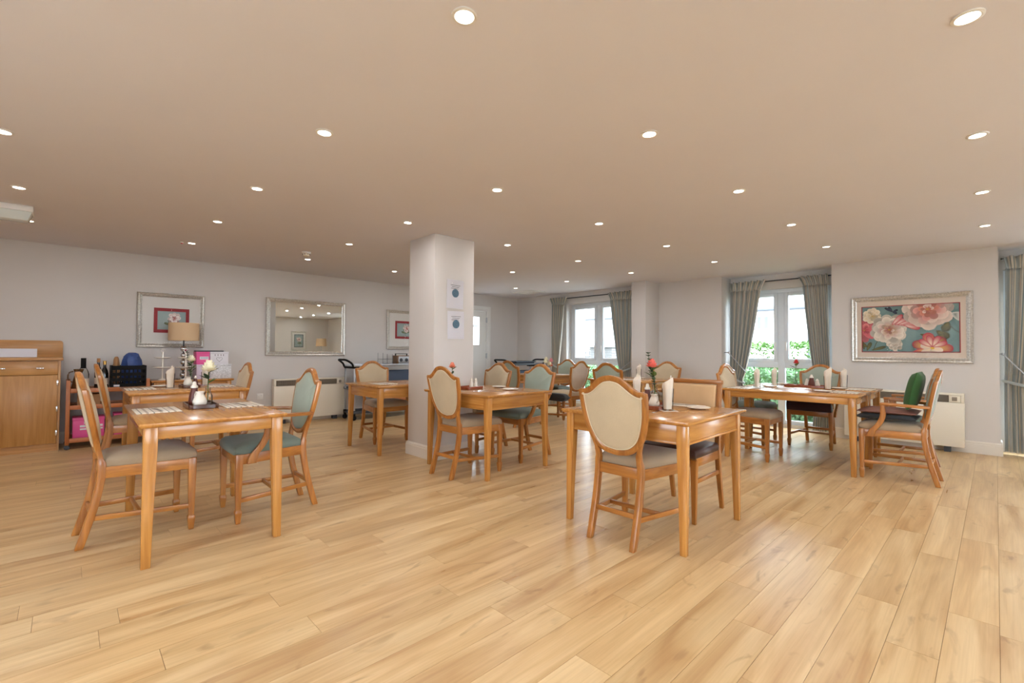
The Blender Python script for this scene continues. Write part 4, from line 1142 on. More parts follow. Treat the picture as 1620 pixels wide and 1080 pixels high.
bx(0.425, 0.48, cy0 - 0.0012, cy0 - 0.0002, cz0 + 0.012, cz0 + 0.035).build('crate_label', M['white_card'], e)
e = empty('white_tray', (0.565, 7.505, TZ), 0, 'flat white tray under the black crate', 'tray')
b = MB(); b.loft([[(-0.165, -0.165, 0.0), (0.160, -0.165, 0.0), (0.160, 0.155, 0.0), (-0.165, 0.155, 0.0)], [(-0.17, -0.17, 0.013), (0.165, -0.17, 0.013), (0.165, 0.16, 0.013), (-0.17, 0.16, 0.013)]]); b.build('tray_body', M['white'], e, bevel=0.002)
def crumple(name, parent, mat, w, d, h, seed, c):
    b = MB(); rn = random.Random(seed); nu, nv = 18, 10
    off = [[rn.uniform(0.86, 1.12) for _ in range(nu)] for _ in range(nv + 1)]
    rings = []
    for i in range(nv + 1):
        t = i / nv; a = pi * (0.04 + 0.92 * t)
        rings.append([(c[0] + w / 2 * sin(a) ** 0.6 * cos(2 * pi * j / nu) * off[i][j], c[1] + d / 2 * sin(a) ** 0.6 * sin(2 * pi * j / nu) * off[i][j], c[2] + h * (1 - cos(a)) / 2 * (0.94 + 0.06 * off[i][j])) for j in range(nu)])
    b.loft(rings); return b.build(name, M[mat], parent, smooth=25)
e = empty('blue_bag', (0.60, 7.50, cz0 + 0.012), 0, 'crumpled blue carrier bag stuffed in black crate', 'bag')
crumple('bag_body', e, 'blue_bag', 0.205, 0.24, 0.41, 4, (0, 0, 0))
e = empty('paper_bag', (0.455, 7.52, cz0 + 0.012), 0, 'crumpled brown paper bag beside blue bag in black crate', 'bag')
crumple('bag_body', e, 'brown_paper', 0.07, 0.16, 0.36, 8, (0, 0, 0))
e = empty('cardboard_box', (0.21, 7.50, 0.4775), 0, 'small brown cardboard box on middle trolley shelf', 'box')
bx(-0.10, 0.10, -0.12, 0.12, 0, 0.135).build('box_body', M['brown_paper'], e, bevel=0.002)
bx(-0.10, 0.10, -0.02, 0.02, 0.1352, 0.136).build('tape', M['cork'], e)
def pinkbox(label, x0, x1, z0, z1, y0, y1, band=True):
    e = empty('gift_box', ((x0 + x1) / 2, (y0 + y1) / 2, z0), 0, label, 'box')
    w, d, h = (x1 - x0) / 2, (y1 - y0) / 2, z1 - z0
    bx(-w, w, -d, d, 0, h).build('box_body', M['pink'], e, bevel=0.002)
    bx(-w - 0.003, w + 0.003, -d - 0.003, d + 0.003, h * 0.86, h + 0.003).build('lid', M['pink'], e, bevel=0.002)
    if band:
        bx(-w * 0.55, w * 0.9, -d - 0.0012, -d - 0.0002, h * 0.55, h * 0.65).build('printed_band', M['white_card'], e)
        bx(-w * 0.55, w * 0.9, -d - 0.0012, -d - 0.0002, h * 0.42, h * 0.50).build('printed_band', M['white_card'], e)
        for q in (-0.3, 0.25, 0.42):
            bx(w * q, w * q + 0.008, -d - 0.0012, -d - 0.0002, h * 0.70, h * 0.82).build('printed_stroke', M['white_card'], e)
    return e
pinkbox('bright pink printed bag-box on bottom trolley shelf, left', 0.075, 0.35, 0.1025, 0.345, 7.36, 7.60)
pinkbox('plain pink box on bottom trolley shelf, right behind chair', 0.44, 0.70, 0.1025, 0.365, 7.36, 7.60, False)

# ------------------------------------------------------------------ side table load
SZ = 0.7505
e = empty('table_lamp', (1.14, 7.54, SZ), 0, 'table lamp with tan drum shade and stacked silver balls', 'lamp')
MB().lathe([(0, 0), (0.075, 0), (0.075, 0.012), (0.03, 0.02), (0, 0.02)], 24).build('lamp_base', M['chrome'], e, smooth=40)
z = 0.02
for k in range(5):
    r_ = (0.040, 0.034, 0.040, 0.034, 0.040)[k]
    MB().lathe([(0, z)] + [(r_ * sin(pi * q / 10), z + r_ * (1 - cos(pi * q / 10))) for q in range(1, 10)] + [(0, z + 2 * r_)], 18).build('ball', M['chrome'], e, smooth=80)
    z += 2 * r_ + 0.012
    MB().tube([(0, 0, z - 0.014), (0, 0, z + 0.002)], 0.009, 10).build('spacer', M['darkgrey'], e, smooth=50)
MB().tube([(0, 0, z), (0, 0, 0.66)], 0.008, 10).build('stem', M['darkgrey'], e, smooth=50)
b = MB(); b.loft([[(r_ * cos(2 * pi * k / 40), r_ * sin(2 * pi * k / 40), zz) for k in range(40)] for r_, zz in ((0.172, 0.515), (0.172, 0.75), (0.169, 0.75), (0.169, 0.515))], cap=False, closed=True); sh = b.build('lamp_shade', M['shade'], e, smooth=50)
b = MB()
for k in range(3):
    a = 2 * pi * k / 3; b.tube([(0, 0, 0.655), (0.169 * cos(a), 0.169 * sin(a), 0.70)], 0.003, 6)
b.build('shade_carrier', M['darkgrey'], sh)
def cake_stand(label, x, y, rr=(0.112, 0.092)):
    e = empty('cake_stand', (x, y, SZ), 0, label, 'cake stand', 'white tiered cake stands')
    MB().lathe([(0, 0), (0.05, 0), (0.045, 0.008), (0.014, 0.02), (0.010, 0.03), (0.010, 0.36), (0, 0.362)], 16).build('pole', M['porcelain'], e, smooth=50)
    for q, (r_, z_) in enumerate(((rr[0], 0.155), (rr[1], 0.28))):
        MB().lathe([(0.006, z_ - 0.004), (r_ * 0.6, z_ - 0.004), (r_, z_ + 0.008), (r_, z_ + 0.016), (r_ * 0.6, z_ + 0.005), (0.006, z_ + 0.005)], 28).build('plate', M['porcelain'], e, smooth=50)
    MB().tube([(0.022 * cos(t), 0, 0.382 + 0.022 * sin(t)) for t in [2 * pi * k / 14 for k in range(14)]], 0.004, 6, closed=True).build('carry_ring', M['porcelain'], e, smooth=50)
cake_stand('white two-tier cake stand left of table lamp', 0.912, 7.50)
cake_stand('white two-tier cake stand just right of table lamp', 1.145, 7.39, (0.116, 0.092))
def plainbox(label, x0, x1, z0, z1, y0, y1, mat, deco=None):
    e = empty('gift_box', ((x0 + x1) / 2, (y0 + y1) / 2, z0), 0, label, 'box')
    w, d, h = (x1 - x0) / 2, (y1 - y0) / 2, z1 - z0
    bx(-w, w, -d, d, 0, h - 0.03).build('box_body', M[mat], e, bevel=0.002)
    bx(-w - 0.002, w + 0.002, -d - 0.002, d + 0.002, h - 0.03, h).build('lid', M[mat], e, bevel=0.002)
    if deco: deco(e, w, d, h)
def heart(e, w, d, h):
    P = []
    for k in range(24):
        t = 2 * pi * k / 24
        P.append((0.0022 * 16 * sin(t) ** 3, -d - 0.0005, h * 0.40 + 0.0022 * (13 * cos(t) - 5 * cos(2 * t) - 2 * cos(3 * t) - cos(4 * t))))
    MB().tube(P, 0.0016, 5, closed=True).build('printed_heart', M['ink'], e)
    for q in (-0.055, -0.02, 0.015, 0.045):
        bx(q, q + 0.006, -d - 0.0012, -d - 0.0002, h * 0.66, h * 0.80).build('printed_stroke', M['ink'], e)
def band(e, w, d, h):
    bx(-w * 0.5, w * 0.85, -d - 0.0012, -d - 0.0002, h * 0.40, h * 0.62).build('printed_band', M['white_card'], e)
    bx(-w * 0.4, w * 0.8, -d - 0.0018, -d - 0.0012, h * 0.49, h * 0.53).build('printed_line', M['blue_grey'], e)
plainbox('lilac box under pink box on lamp side table', 1.27, 1.425, SZ, 0.945, 7.42, 7.66, 'lilac')
plainbox('silver patterned box under white heart box on side table', 1.43, 1.68, SZ, 0.948, 7.42, 7.66, 'pat_card')
plainbox('pink box with white band on top of lilac box', 1.27, 1.42, 0.9455, 1.118, 7.44, 7.64, 'pink', band)
plainbox('white box with heart drawing stacked on patterned box', 1.428, 1.645, 0.9485, 1.118, 7.44, 7.64, 'white_card', heart)
e = empty('slate_board', (1.43, 7.54, 1.119), 0, 'dark flat serving board lying on top of boxes', 'board')
bx(-0.16, 0.16, -0.09, 0.09, 0, 0.016).build('board_body', M['darkgrey'], e, bevel=0.003)
bx(0.165, 0.19, -0.02, 0.02, 0.002, 0.012).build('board_tab', M['chrome'], e, bevel=0.002)

# ------------------------------------------------------------------ table settings
TP = HT + 0.0004
def placemat(label, x, y, rz, w=0.225, d=0.30, knife=True):
    e = empty('placemat', (x, y, TP), rz, label, 'placemat', 'striped placemats')
    bx(-w / 2, w / 2, -d / 2, d / 2, 0, 0.0045).build('mat_board', M['placemat'], e, bevel=0.001)
    if knife:
        cutlery('knife lying on ' + label.replace(' at ', ' '), x, y, rz + 8, TP + 0.0048)
def cutlery(label, x, y, rz, z):
    e = empty('table_knife', (x, y, z), rz, label[:110], 'knife', 'table knives')
    MB().loft([[(0.002 + u, v, zz) for u, v, zz in ((-0.006, q, 0), (0.006, q, 0), (0.005, q, 0.004), (-0.005, q, 0.004))] for q in (-0.10, -0.02)]).build('knife_handle', M['steel'], e, bevel=0.001)
    MB().loft([[(-0.006, -0.02, 0.001), (0.008, -0.02, 0.001), (0.008, -0.02, 0.0025), (-0.006, -0.02, 0.0025)], [(-0.008, 0.06, 0.001), (0.009, 0.06, 0.001), (0.009, 0.06, 0.0025), (-0.008, 0.06, 0.0025)], [(-0.006, 0.105, 0.001), (-0.004, 0.105, 0.001), (-0.004, 0.105, 0.0022), (-0.006, 0.105, 0.0022)]]).build('blade', M['steel'], e)
def tray(label, x, y, rz, w, d, mat='dark_tray'):
    e = empty('serving_tray', (x, y, TP), rz, label, 'tray', 'wooden condiment trays')
    b = MB(); r_ = 0.03
    def ring(i, z):
        P = []
        for cx, cy, a0 in ((w / 2 - r_, d / 2 - r_, 0), (-w / 2 + r_, d / 2 - r_, 90), (-w / 2 + r_, -d / 2 + r_, 180), (w / 2 - r_, -d / 2 + r_, 270)):
            for k in range(5):
                a = R(a0 + k * 22.5); P.append((cx + (r_ - i) * cos(a), cy + (r_ - i) * sin(a), z))
        return P
    b.loft([ring(0.004, 0), ring(0, 0.003), ring(0, 0.024), ring(0.003, 0.027), ring(0.010, 0.027), ring(0.013, 0.014)])
    b.build('tray_body', M[mat], e, smooth=40)
TT = TP + 0.0142
def jug(label, x, y, rz=0, s=1.0, z=None):
    e = empty('milk_jug', (x, y, TT if z is None else z), rz, label, 'jug', 'white milk jugs')
    b = MB()
    prof = [(0, 0), (0.030, 0), (0.040, 0.012), (0.042, 0.028), (0.034, 0.052), (0.024, 0.072), (0.022, 0.082), (0.028, 0.094), (0.026, 0.094), (0.019, 0.082), (0, 0.078)]
    rings = []
    for i, (r_, z_) in enumerate(prof):
        r_ = max(r_, 0.0004) * s
        rings.append([(r_ * cos(2 * pi * k / 20) * (1 + (0.35 * max(0, cos(2 * pi * k / 20)) ** 6 if i in (6, 7, 8) else 0)), r_ * sin(2 * pi * k / 20), z_ * s) for k in range(20)])
    b.loft(rings).build('jug_body', M['porcelain'], e, smooth=60)
    MB().tube(catmull([(-0.022 * s, 0, 0.085 * s), (-0.05 * s, 0, 0.08 * s), (-0.055 * s, 0, 0.05 * s), (-0.036 * s, 0, 0.032 * s)], 4), 0.005 * s, 7).build('jug_handle', M['porcelain'], e, smooth=60)
def shaker(label, x, y, fill, s=1.0, h=0.13):
    e = empty('condiment_bottle', (x, y, TT), 0, label, 'condiment', 'condiment bottles')
    MB().lathe([(0, 0), (0.028 * s, 0), (0.030 * s, 0.006), (0.026 * s, h * 0.35), (0.017 * s, h * 0.62), (0.016 * s, h * 0.72), (0, h * 0.72)], 18).build('bottle_body', M[fill], e, smooth=50)
    MB().lathe([(0, h * 0.72), (0.019 * s, h * 0.72), (0.019 * s, h * 0.80), (0.012 * s, h * 0.84), (0.010 * s, h * 0.95), (0.006 * s, h), (0, h)], 16).build('cap', M['porcelain'], e, smooth=50)
def side_plate(label, x, y, r_=0.075, z=None):
    e = empty('side_plate', (x, y, TP if z is None else z), 0, label, 'plate', 'white side plates')
    MB().lathe([(0, 0.002), (r_ * 0.55, 0), (r_ * 0.62, 0.002), (r_, 0.011), (r_, 0.014), (r_ * 0.62, 0.006), (0, 0.005)], 32).build('plate_body', M['porcelain'], e, smooth=50)
    MB().tube([(r_ * 0.985 * cos(2 * pi * k / 32), r_ * 0.985 * sin(2 * pi * k / 32), 0.0135) for k in range(32)], 0.0016, 5, closed=True).build('rim', M['porcelain'], e, smooth=50)
def napkin_glass(label, x, y, rz=0, glass_too=True, h=0.215, coaster=True):
    z0 = TP
    if coaster:
        c = empty('coaster', (x, y, TP), rz, 'small coaster under ' + label, 'coaster', 'square coasters')
        bx(-0.052, 0.052, -0.052, 0.052, 0, 0.0035).build('coaster_board', M['mat_cream'], c, bevel=0.001)
        bx(-0.042, 0.042, -0.042, 0.042, 0.0036, 0.0042).build('coaster_print', M['grille'], c)
        z0 += 0.0045
    g = empty('drinking_glass', (x, y, z0), rz, 'clear tumbler holding ' + label, 'glass', 'tumblers with folded napkins')
    b = MB(); gh = 0.145
    b.lathe([(0, 0), (0.033, 0), (0.039, gh), (0.0375, gh), (0.0315, 0.008), (0, 0.008)], 24); b.build('tumbler_body', M['tglass'], g, smooth=50)
    n = empty('folded_napkin', (x, y, z0 + 0.0085), rz, label, 'napkin', 'folded white napkins in glasses')
    b = MB(); hh = h - 0.012; rings = []; K = 20
    for t in (0, 0.35, 0.7, 0.9, 1.0):
        ring = []
        for k in range(K):
            a = 2 * pi * k / K
            r_ = (0.0265 + 0.0125 * t ** 1.5) * (1 + 0.07 * sin(5 * a + t))
            top = 1 - 0.20 * (0.5 - 0.5 * cos(a + 0.5)) ** 0.8 if t > 0.6 else 1
            ring.append((r_ * cos(a) * (1.0 if t < 1 else 0.86), r_ * sin(a) * 0.8 * (1 if t < 1 else 0.8), hh * t * top))
        rings.append(ring)
    b.loft(rings); b.build('napkin_cloth', M['linen'], n, smooth=35)
    b = MB(); b.loft([[(0.012, -0.02, hh * 0.45), (0.014, 0.02, hh * 0.45), (0.020, 0.02, hh * 0.45), (0.018, -0.02, hh * 0.45)], [(0.014, -0.016, hh * 0.86), (0.016, 0.014, hh * 0.9), (0.024, 0.014, hh * 0.88), (0.022, -0.016, hh * 0.84)], [(0.019, -0.003, hh * 1.06), (0.020, 0.003, hh * 1.06), (0.024, 0.003, hh * 1.05), (0.023, -0.003, hh * 1.05)]])
    b.build('napkin_fold', M['linen'], n, smooth=35)
def leaf_mb(b, p, d, ln, wd_, up=(0, 0, 1)):
    p, d = Vector(p), Vector(d).normalized(); sd = d.cross(Vector(up)).normalized(); nn = sd.cross(d)
    pts = [p, p + d * ln * 0.3 + sd * wd_ * 0.45 + nn * 0.004, p + d * ln * 0.65 + sd * wd_ * 0.4 + nn * 0.003, p + d * ln, p + d * ln * 0.65 - sd * wd_ * 0.4 + nn * 0.003, p + d * ln * 0.3 - sd * wd_ * 0.45 + nn * 0.004]
    n0 = len(b.v)
    for q in pts: b.pt(q)
    b.pt(p + d * ln * 0.45 - nn * 0.002)
    for k in range(6): b.f.append((n0 + k, n0 + (k + 1) % 6, n0 + 6))
def bloom(name, parent, c, r_, mat, seed, frilly=False):
    rn = random.Random(seed)
    for L, (n, k, lift) in enumerate(((7, 1.0, 0.15), (7, 0.82, 0.5), (6, 0.6, 0.85), (5, 0.38, 1.1))):
        b = MB()
        for j in range(n):
            a = 2 * pi * j / n + L * 0.5 + rn.uniform(-.15, .15); n0 = len(b.v)
            rows, cols = 4, 5
            for iu in range(rows + 1):
                t = iu / rows
                for iv in range(cols):
                    s = (iv / (cols - 1) - 0.5) * 2
                    rad = r_ * k * (0.12 + 0.88 * sin(t * pi * 0.5)) * (1 - 0.12 * s * s)
                    ang = a + s * (0.62 - 0.1 * t) * (1.15 if n < 6 else 1)
                    fr = (0.10 * r_ * sin(s * 6 + j) * t) if frilly else 0
                    z_ = c[2] + r_ * (-0.55 + (0.35 + lift * 0.75) * t ** 1.4 + 0.12 * L) - 0.10 * r_ * (t > 0.9) + fr
                    b.pt((c[0] + rad * cos(ang), c[1] + rad * sin(ang), z_))
            for iu in range(rows):
                for iv in range(cols - 1):
                    q = n0 + iu * cols + iv; b.f.append((q, q + 1, q + cols + 1, q + cols))
        b.build('petals', M[mat], parent, smooth=70, normals=False)
def vase_flower(label, x, y, z, vh, top, r_, mat, seed, lean=(0, 0), leafy=6, euc=False, frilly=False, vr=0.026):
    e = empty('flower_vase', (x, y, z), 0, label, 'flower vase', 'single stem flower vases')
    MB().lathe([(0, 0), (vr * 0.9, 0), (vr, 0.006), (vr, vh * 0.5), (vr * 0.55, vh * 0.74), (vr * 0.5, vh * 0.92), (vr * 0.62, vh), (vr * 0.55, vh), (vr * 0.42, vh * 0.9), (vr * 0.46, vh * 0.75), (vr * 0.88, vh * 0.48), (vr * 0.88, 0.010), (0, 0.010)], 20).build('vase_body', M['vglass'], e, smooth=50)
    fl = empty('flower', (0, 0, 0)); fl.parent = e
    P = catmull([(0, 0, 0.02), (0, 0, vh), (lean[0] * 0.6, lean[1] * 0.6, vh + (top - vh) * 0.6), (lean[0], lean[1], top - r_ * 0.9)], 4)
    MB().tube(P, 0.0032, 6).build('flower_stem', M['stem'], e, smooth=60)
    bpy.data.objects.remove(fl)
    hd = MB().lathe([(0, -0.9 * r_), (0.35 * r_, -0.6 * r_), (0.3 * r_, 0.2 * r_), (0, 0.4 * r_)], 10, (lean[0], lean[1], top - r_ * 0.35)).build('flower_head', M[mat], e, smooth=60)
    bloom('petals', hd, (lean[0], lean[1], top - r_ * 0.55), r_, mat, seed, frilly)
    rn = random.Random(seed)
    for k in range(leafy):
        t = rn.uniform(0.15, 0.8); q = P[int(len(P) * (0.35 + 0.5 * t))]
        a = rn.uniform(0, 2 * pi)
        b = MB(); leaf_mb(b, q, (cos(a), sin(a), rn.uniform(0.2, 1.0)), rn.uniform(0.05, 0.085), rn.uniform(0.026, 0.042)); b.build('leaf', M['leaf'] if k % 3 else M['leaf_dark'], e, normals=False)
    if euc:
        S = catmull([(0, 0, 0.03), (-0.004, 0.004, vh), (-0.018, 0.018, top * 0.75), (-0.035, 0.035, top + 0.05)], 5)
        MB().tube(S, 0.002, 5).build('sprig_stem', M['stem'], e)
        b = MB()
        for k in range(5, len(S)):
            for a in (0.5, 2.6, 4.6):
                leaf_mb(b, S[k], (cos(a + k), sin(a + k), 0.5), 0.026, 0.022)
        tag(b.build('sprig_leaves', M['leaf_dark'], e, normals=False), kind='stuff')
# left foreground table
placemat('striped placemat at left end of left foreground table', 0.425, 3.70, 0)
placemat('striped placemat at right end of left foreground table', 0.895, 3.70, 0)
tray('dark wooden tray in middle of left foreground table', 0.672, 3.765, -2, 0.175, 0.30)
jug('white porcelain milk jug on left foreground table tray', 0.655, 3.70, -70)
shaker('brown sugar bottle with white cap behind jug on foreground tray', 0.645, 3.83, 'brown_sauce', 1.15, 0.155)
vase_flower('clear bottle vase with white carnation on left foreground table', 0.715, 3.775, TT, 0.115, 0.285, 0.052, 'petal_white', 3, (0.0, -0.02), 7, frilly=True, vr=0.028)
# table behind it
placemat('striped placemat at left end of rear-left table', 0.53, 5.78, 0)
placemat('striped placemat at right end of rear-left table', 1.20, 5.75, 0)
side_plate('white side plate beside napkin on rear-left table', 0.715, 5.98)
napkin_glass('folded white napkin at left on rear-left table', 0.752, 5.66, 40)
napkin_glass('folded white napkin at right rear of rear-left table', 1.10, 5.95, 200, coaster=False)
tray('dark wooden tray in middle of rear-left table', 0.93, 5.77, 0, 0.16, 0.26)
jug('white porcelain milk jug on rear-left table tray', 0.915, 5.76, -70)
shaker('small dark condiment bottle on rear-left table tray', 0.985, 5.80, 'brown_sauce', 0.8, 0.10)
vase_flower('clear vase with white rose and eucalyptus on rear-left table', 0.955, 5.86, TT, 0.11, 0.30, 0.044, 'petal_white', 11, (0.0, -0.01), 8, euc=True)
# table left of the column
placemat('dark edged placemat on small table left of column', 2.70, 5.00, 0)
# table by the column
tray('dark red wooden tray on table in front of column', 3.05, 3.80, 10, 0.24, 0.18, 'red_tray')
shaker('white salt shaker on tray in front of column', 3.09, 3.83, 'porcelain', 0.8, 0.095)
shaker('white pepper shaker beside salt shaker in front of column', 3.125, 3.80, 'porcelain', 0.8, 0.095)
vase_flower('clear vase with peach rose in front of column', 2.89, 3.90, TP, 0.10, 0.262, 0.040, 'petal_peach', 21, (0.0, 0.0), 5)
side_plate('white side plate with knife on table in front of column', 3.27, 3.42, 0.08)
cutlery('steel knife resting on plate in front of column', 3.25, 3.42, 40, TP + 0.0145)
side_plate('second white side plate further back on column table', 3.40, 3.74, 0.075)
# centre foreground table
tray('reddish wooden tray on centre foreground table', 3.02, 1.69, 20, 0.30, 0.17, 'red_tray')
shaker('brown sauce bottle with white cap on centre table tray', 3.07, 1.765, 'brown_sauce', 1.1, 0.15)
jug('small white jug beside vase on centre table tray', 2.985, 1.665, 60, 0.9)
vase_flower('clear vase with coral rose and eucalyptus on centre foreground table', 3.06, 1.70, TT, 0.145, 0.318, 0.044, 'petal_coral', 31, (-0.012, 0.018), 9, euc=True, vr=0.030)
napkin_glass('tall folded napkin at front of centre foreground table', 2.935, 1.535, -40, h=0.225)
napkin_glass('folded napkin behind sauce bottle on centre foreground table', 3.20, 1.93, 20, h=0.215)
side_plate('white side plate at right of centre foreground table', 3.20, 1.445, 0.08)
placemat('striped placemat on centre table before square-back chair', 3.32, 1.62, 0, 0.16, 0.28)
cutlery('steel knife beside coaster on centre foreground table', 2.84, 1.56, -80, TP)
# table before the pilaster
napkin_glass('folded white napkin on table before pilaster', 6.02, 3.60, 10)
placemat('striped placemat on table before pilaster', 5.78, 3.72, 0, knife=False)
side_plate('white side plate on table before pilaster', 6.22, 3.70)
# table at the left window
placemat('pale placemat on table nearest left window', 6.10, 5.15, 0, knife=False)
side_plate('white side plate on table nearest left window', 5.80, 5.16)
e = empty('flower_vase', (6.02, 5.36, TP), 0, 'white vase with pink and white bouquet near left window', 'flower vase')
MB().lathe([(0, 0), (0.03, 0), (0.04, 0.05), (0.03, 0.10), (0.034, 0.12), (0.03, 0.12), (0, 0.10)], 20).build('vase_body', M['porcelain'], e, smooth=50)
for k, (dx, dy, dz, m_) in enumerate(((-0.05, 0.02, 0.22, 'petal_white'), (0.03, -0.04, 0.24, 'petal_pink'), (0.0, 0.05, 0.26, 'petal_white'), (0.06, 0.03, 0.19, 'petal_white'), (-0.03, -0.06, 0.18, 'petal_white'), (0.045, -0.02, 0.165, 'petal_coral'))):
    MB().tube([(0, 0, 0.09), (dx, dy, dz - 0.02)], 0.003, 5).build('flower_stem', M['stem'], e)
    hd = MB().lathe([(0, -0.02), (0.02, -0.01), (0.016, 0.02), (0, 0.024)], 10, (dx, dy, dz)).build('flower_head', M[m_], e, smooth=60)
    bloom('petals', hd, (dx, dy, dz), 0.045, m_, 50 + k)
# long table by the right window
tray('long dark red wooden tray on long table by right window', 6.24, 1.53, 3, 0.20, 0.44, 'red_tray')
vase_flower('slim vase with single red rose on long table by right window', 6.22, 1.64, TT, 0.13, 0.295, 0.034, 'petal_red', 41, (0.0, -0.008), 4, vr=0.02)
shaker('left cream shaker on long table tray by right window', 6.27, 1.535, 'porcelain', 0.95, 0.085)
shaker('brown sugar bottle between shakers on long table tray', 6.21, 1.475, 'brown_sauce', 1.2, 0.135)
shaker('right cream shaker on long table tray by right window', 6.28, 1.435, 'porcelain', 0.95, 0.085)
napkin_glass('folded napkin nearest left curtain on long table', 5.62, 1.865, 30)
napkin_glass('second folded napkin from left curtain on long table', 6.20, 1.862, 10, coaster=False)
napkin_glass('folded napkin in patterned tumbler on long table, before green armchair', 6.02, 1.275, -60, h=0.25, coaster=False)
napkin_glass('folded napkin furthest right on long table', 6.46, 1.215, 0)
side_plate('white side plate at near edge of long table', 5.62, 1.235, 0.08)
side_plate('white side plate between left napkins on long table', 5.92, 1.84, 0.07)
side_plate('white side plate behind vase on long table', 6.54, 1.87, 0.07)
side_plate('white side plate beside patterned tumbler on long table', 6.22, 1.215, 0.075)
placemat('striped placemat at right end of near long table half', 5.72, 1.055, 90)
placemat('striped placemat at right end of far long table half', 6.30, 1.03, 90, knife=False)
placemat('striped placemat at left end of near long table half', 5.50, 1.98, 90)
placemat('striped placemat at left end of far long table half', 6.34, 1.99, 90, knife=False)

# ------------------------------------------------------------------ service trolleys
def service_trolley(label, x0, x1, y0, y1, ztop, handles, topmat='alu'):
    e = empty('service_trolley', (0, 0, 0), 0, label, 'trolley', 'service trolleys')
    for px in (x0, x1):
        for py in (y0, y1):
            bx(px - 0.014, px + 0.014, py - 0.014, py + 0.014, 0.09, ztop).build('post', M['alu'], e, bevel=0.003)
            MB().lathe([(0.0, -0.013), (0.036, -0.013), (0.042, -0.006), (0.042, 0.006), (0.036, 0.013), (0, 0.013)], 18).build('castor', M['black'], e, smooth=50).matrix_local = Matrix.Translation((px, py, 0.042)) @ Matrix.Rotation(R(90), 4, 'X')
            bx(px - 0.02, px + 0.02, py - 0.02, py + 0.02, 0.082, 0.16).build('corner_block', M['black'], e, bevel=0.004)
    for z_, mt in ((0.11, 'darkgrey'), (0.50, 'darkgrey'), (ztop - 0.02, topmat)):
        b = MB(); b.box(x0 - 0.02, x1 + 0.02, y0 - 0.02, y1 + 0.02, z_, z_ + 0.012)
        b.box(x0 - 0.02, x1 + 0.02, y0 - 0.024, y0 - 0.014, z_, z_ + 0.04); b.box(x0 - 0.02, x1 + 0.02, y1 + 0.014, y1 + 0.024, z_, z_ + 0.04)
        b.build('shelf', M[mt], e, bevel=0.002)
    for sgn in handles:
        xa = x0 - 0.02 if sgn < 0 else x1 + 0.02
        P = catmull([(xa, y0, ztop - 0.03), (xa + sgn * 0.03, y0, ztop + 0.03), (xa + sgn * 0.11, y0 + 0.03, ztop + 0.085), (xa + sgn * 0.12, (y0 + y1) / 2, ztop + 0.09), (xa + sgn * 0.11, y1 - 0.03, ztop + 0.085), (xa + sgn * 0.03, y1, ztop + 0.03), (xa, y1, ztop - 0.03)], 5)
        MB().tube(P, 0.017, 8).build('handle', M['black'], e, smooth=60)
        bx(min(xa, xa - sgn * 0.10), max(xa, xa - sgn * 0.10), y0 - 0.02, y1 + 0.02, ztop - 0.055, ztop - 0.021).build('handle_bracket', M['black'], e, bevel=0.004)
    return e
service_trolley('metal service trolley with black handle left of column', 3.42, 4.75, 7.28, 7.62, 0.905, (-1, 1))
service_trolley('dark service trolley with black handles in far corner', 6.42, 7.35, 6.72, 7.08, 0.89, (-1, 1), 'darkgrey')
def tub(label, x0, x1, y0, y1, z0, h, mat):
    e = empty('storage_tub', ((x0 + x1) / 2, (y0 + y1) / 2, z0), 0, label, 'tub')
    w, d = (x1 - x0) / 2, (y1 - y0) / 2
    b = MB(); b.loft([[(-w * s + 0, -d * s, z_), (w * s, -d * s, z_), (w * s, d * s, z_), (-w * s, d * s, z_)] for s, z_ in ((0.9, 0), (1.0, h), (0.95, h), (0.86, 0.006))]); b.build('tub_body', M[mat], e, bevel=0.003)
    b = MB(); b.box(-w - 0.008, w + 0.008, -d - 0.008, -d, h - 0.02, h); b.box(-w - 0.008, w + 0.008, d, d + 0.008, h - 0.02, h); b.box(-w - 0.008, -w, -d, d, h - 0.02, h); b.box(w, w + 0.008, -d, d, h - 0.02, h); b.build('rim', M[mat], e)
tub('blue-grey plastic tub on middle shelf of metal trolley', 4.05, 4.62, 7.32, 7.58, 0.5135, 0.29, 'tub_blue')
tub('dark tub on top of far corner trolley', 6.60, 7.16, 6.74, 7.06, 0.9035, 0.05, 'darkgrey')
tub('dark tub on middle shelf of far corner trolley', 6.55, 7.2, 6.76, 7.04, 0.5135, 0.24, 'tub_blue')
e = empty('cereal_box', (3.75, 7.45, 0.5135), 0, 'white packet on middle shelf of metal trolley', 'box')
bx(-0.10, 0.10, -0.06, 0.06, 0, 0.26).build('box_body', M['white_card'], e, bevel=0.002)
bx(-0.07, 0.07, -0.0612, -0.0602, 0.12, 0.2).build('printed_panel', M['tub_blue'], e)
e = empty('wooden_box', (4.35, 7.45, 0.1235), 0, 'brown wooden box on bottom shelf of metal trolley', 'box')
b = MB(); b.box(-0.16, 0.16, -0.12, 0.12, 0, 0.012); b.box(-0.16, 0.16, -0.12, -0.108, 0.012, 0.28); b.box(-0.16, 0.16, 0.108, 0.12, 0.012, 0.28); b.box(-0.16, -0.148, -0.108, 0.108, 0.012, 0.28); b.box(0.148, 0.16, -0.108, 0.108, 0.012, 0.28); b.build('box_body', M['tr_x'], e)
bx(-0.05, 0.05, -0.1215, -0.1205, 0.2, 0.23).build('hand_hole', M['black'], e)
e = empty('wire_rack', (4.05, 7.45, 0.9), 0, 'thin wire rack on top of metal trolley', 'rack')
b = MB()
for yy in (-0.09, 0.09):
    b.tube([(-0.08, yy, 0), (-0.08, yy, 0.21)], 0.003, 6); b.tube([(0.10, yy, 0), (0.10, yy, 0.19)], 0.003, 6)
b.build('upright', M['darkgrey'], e)
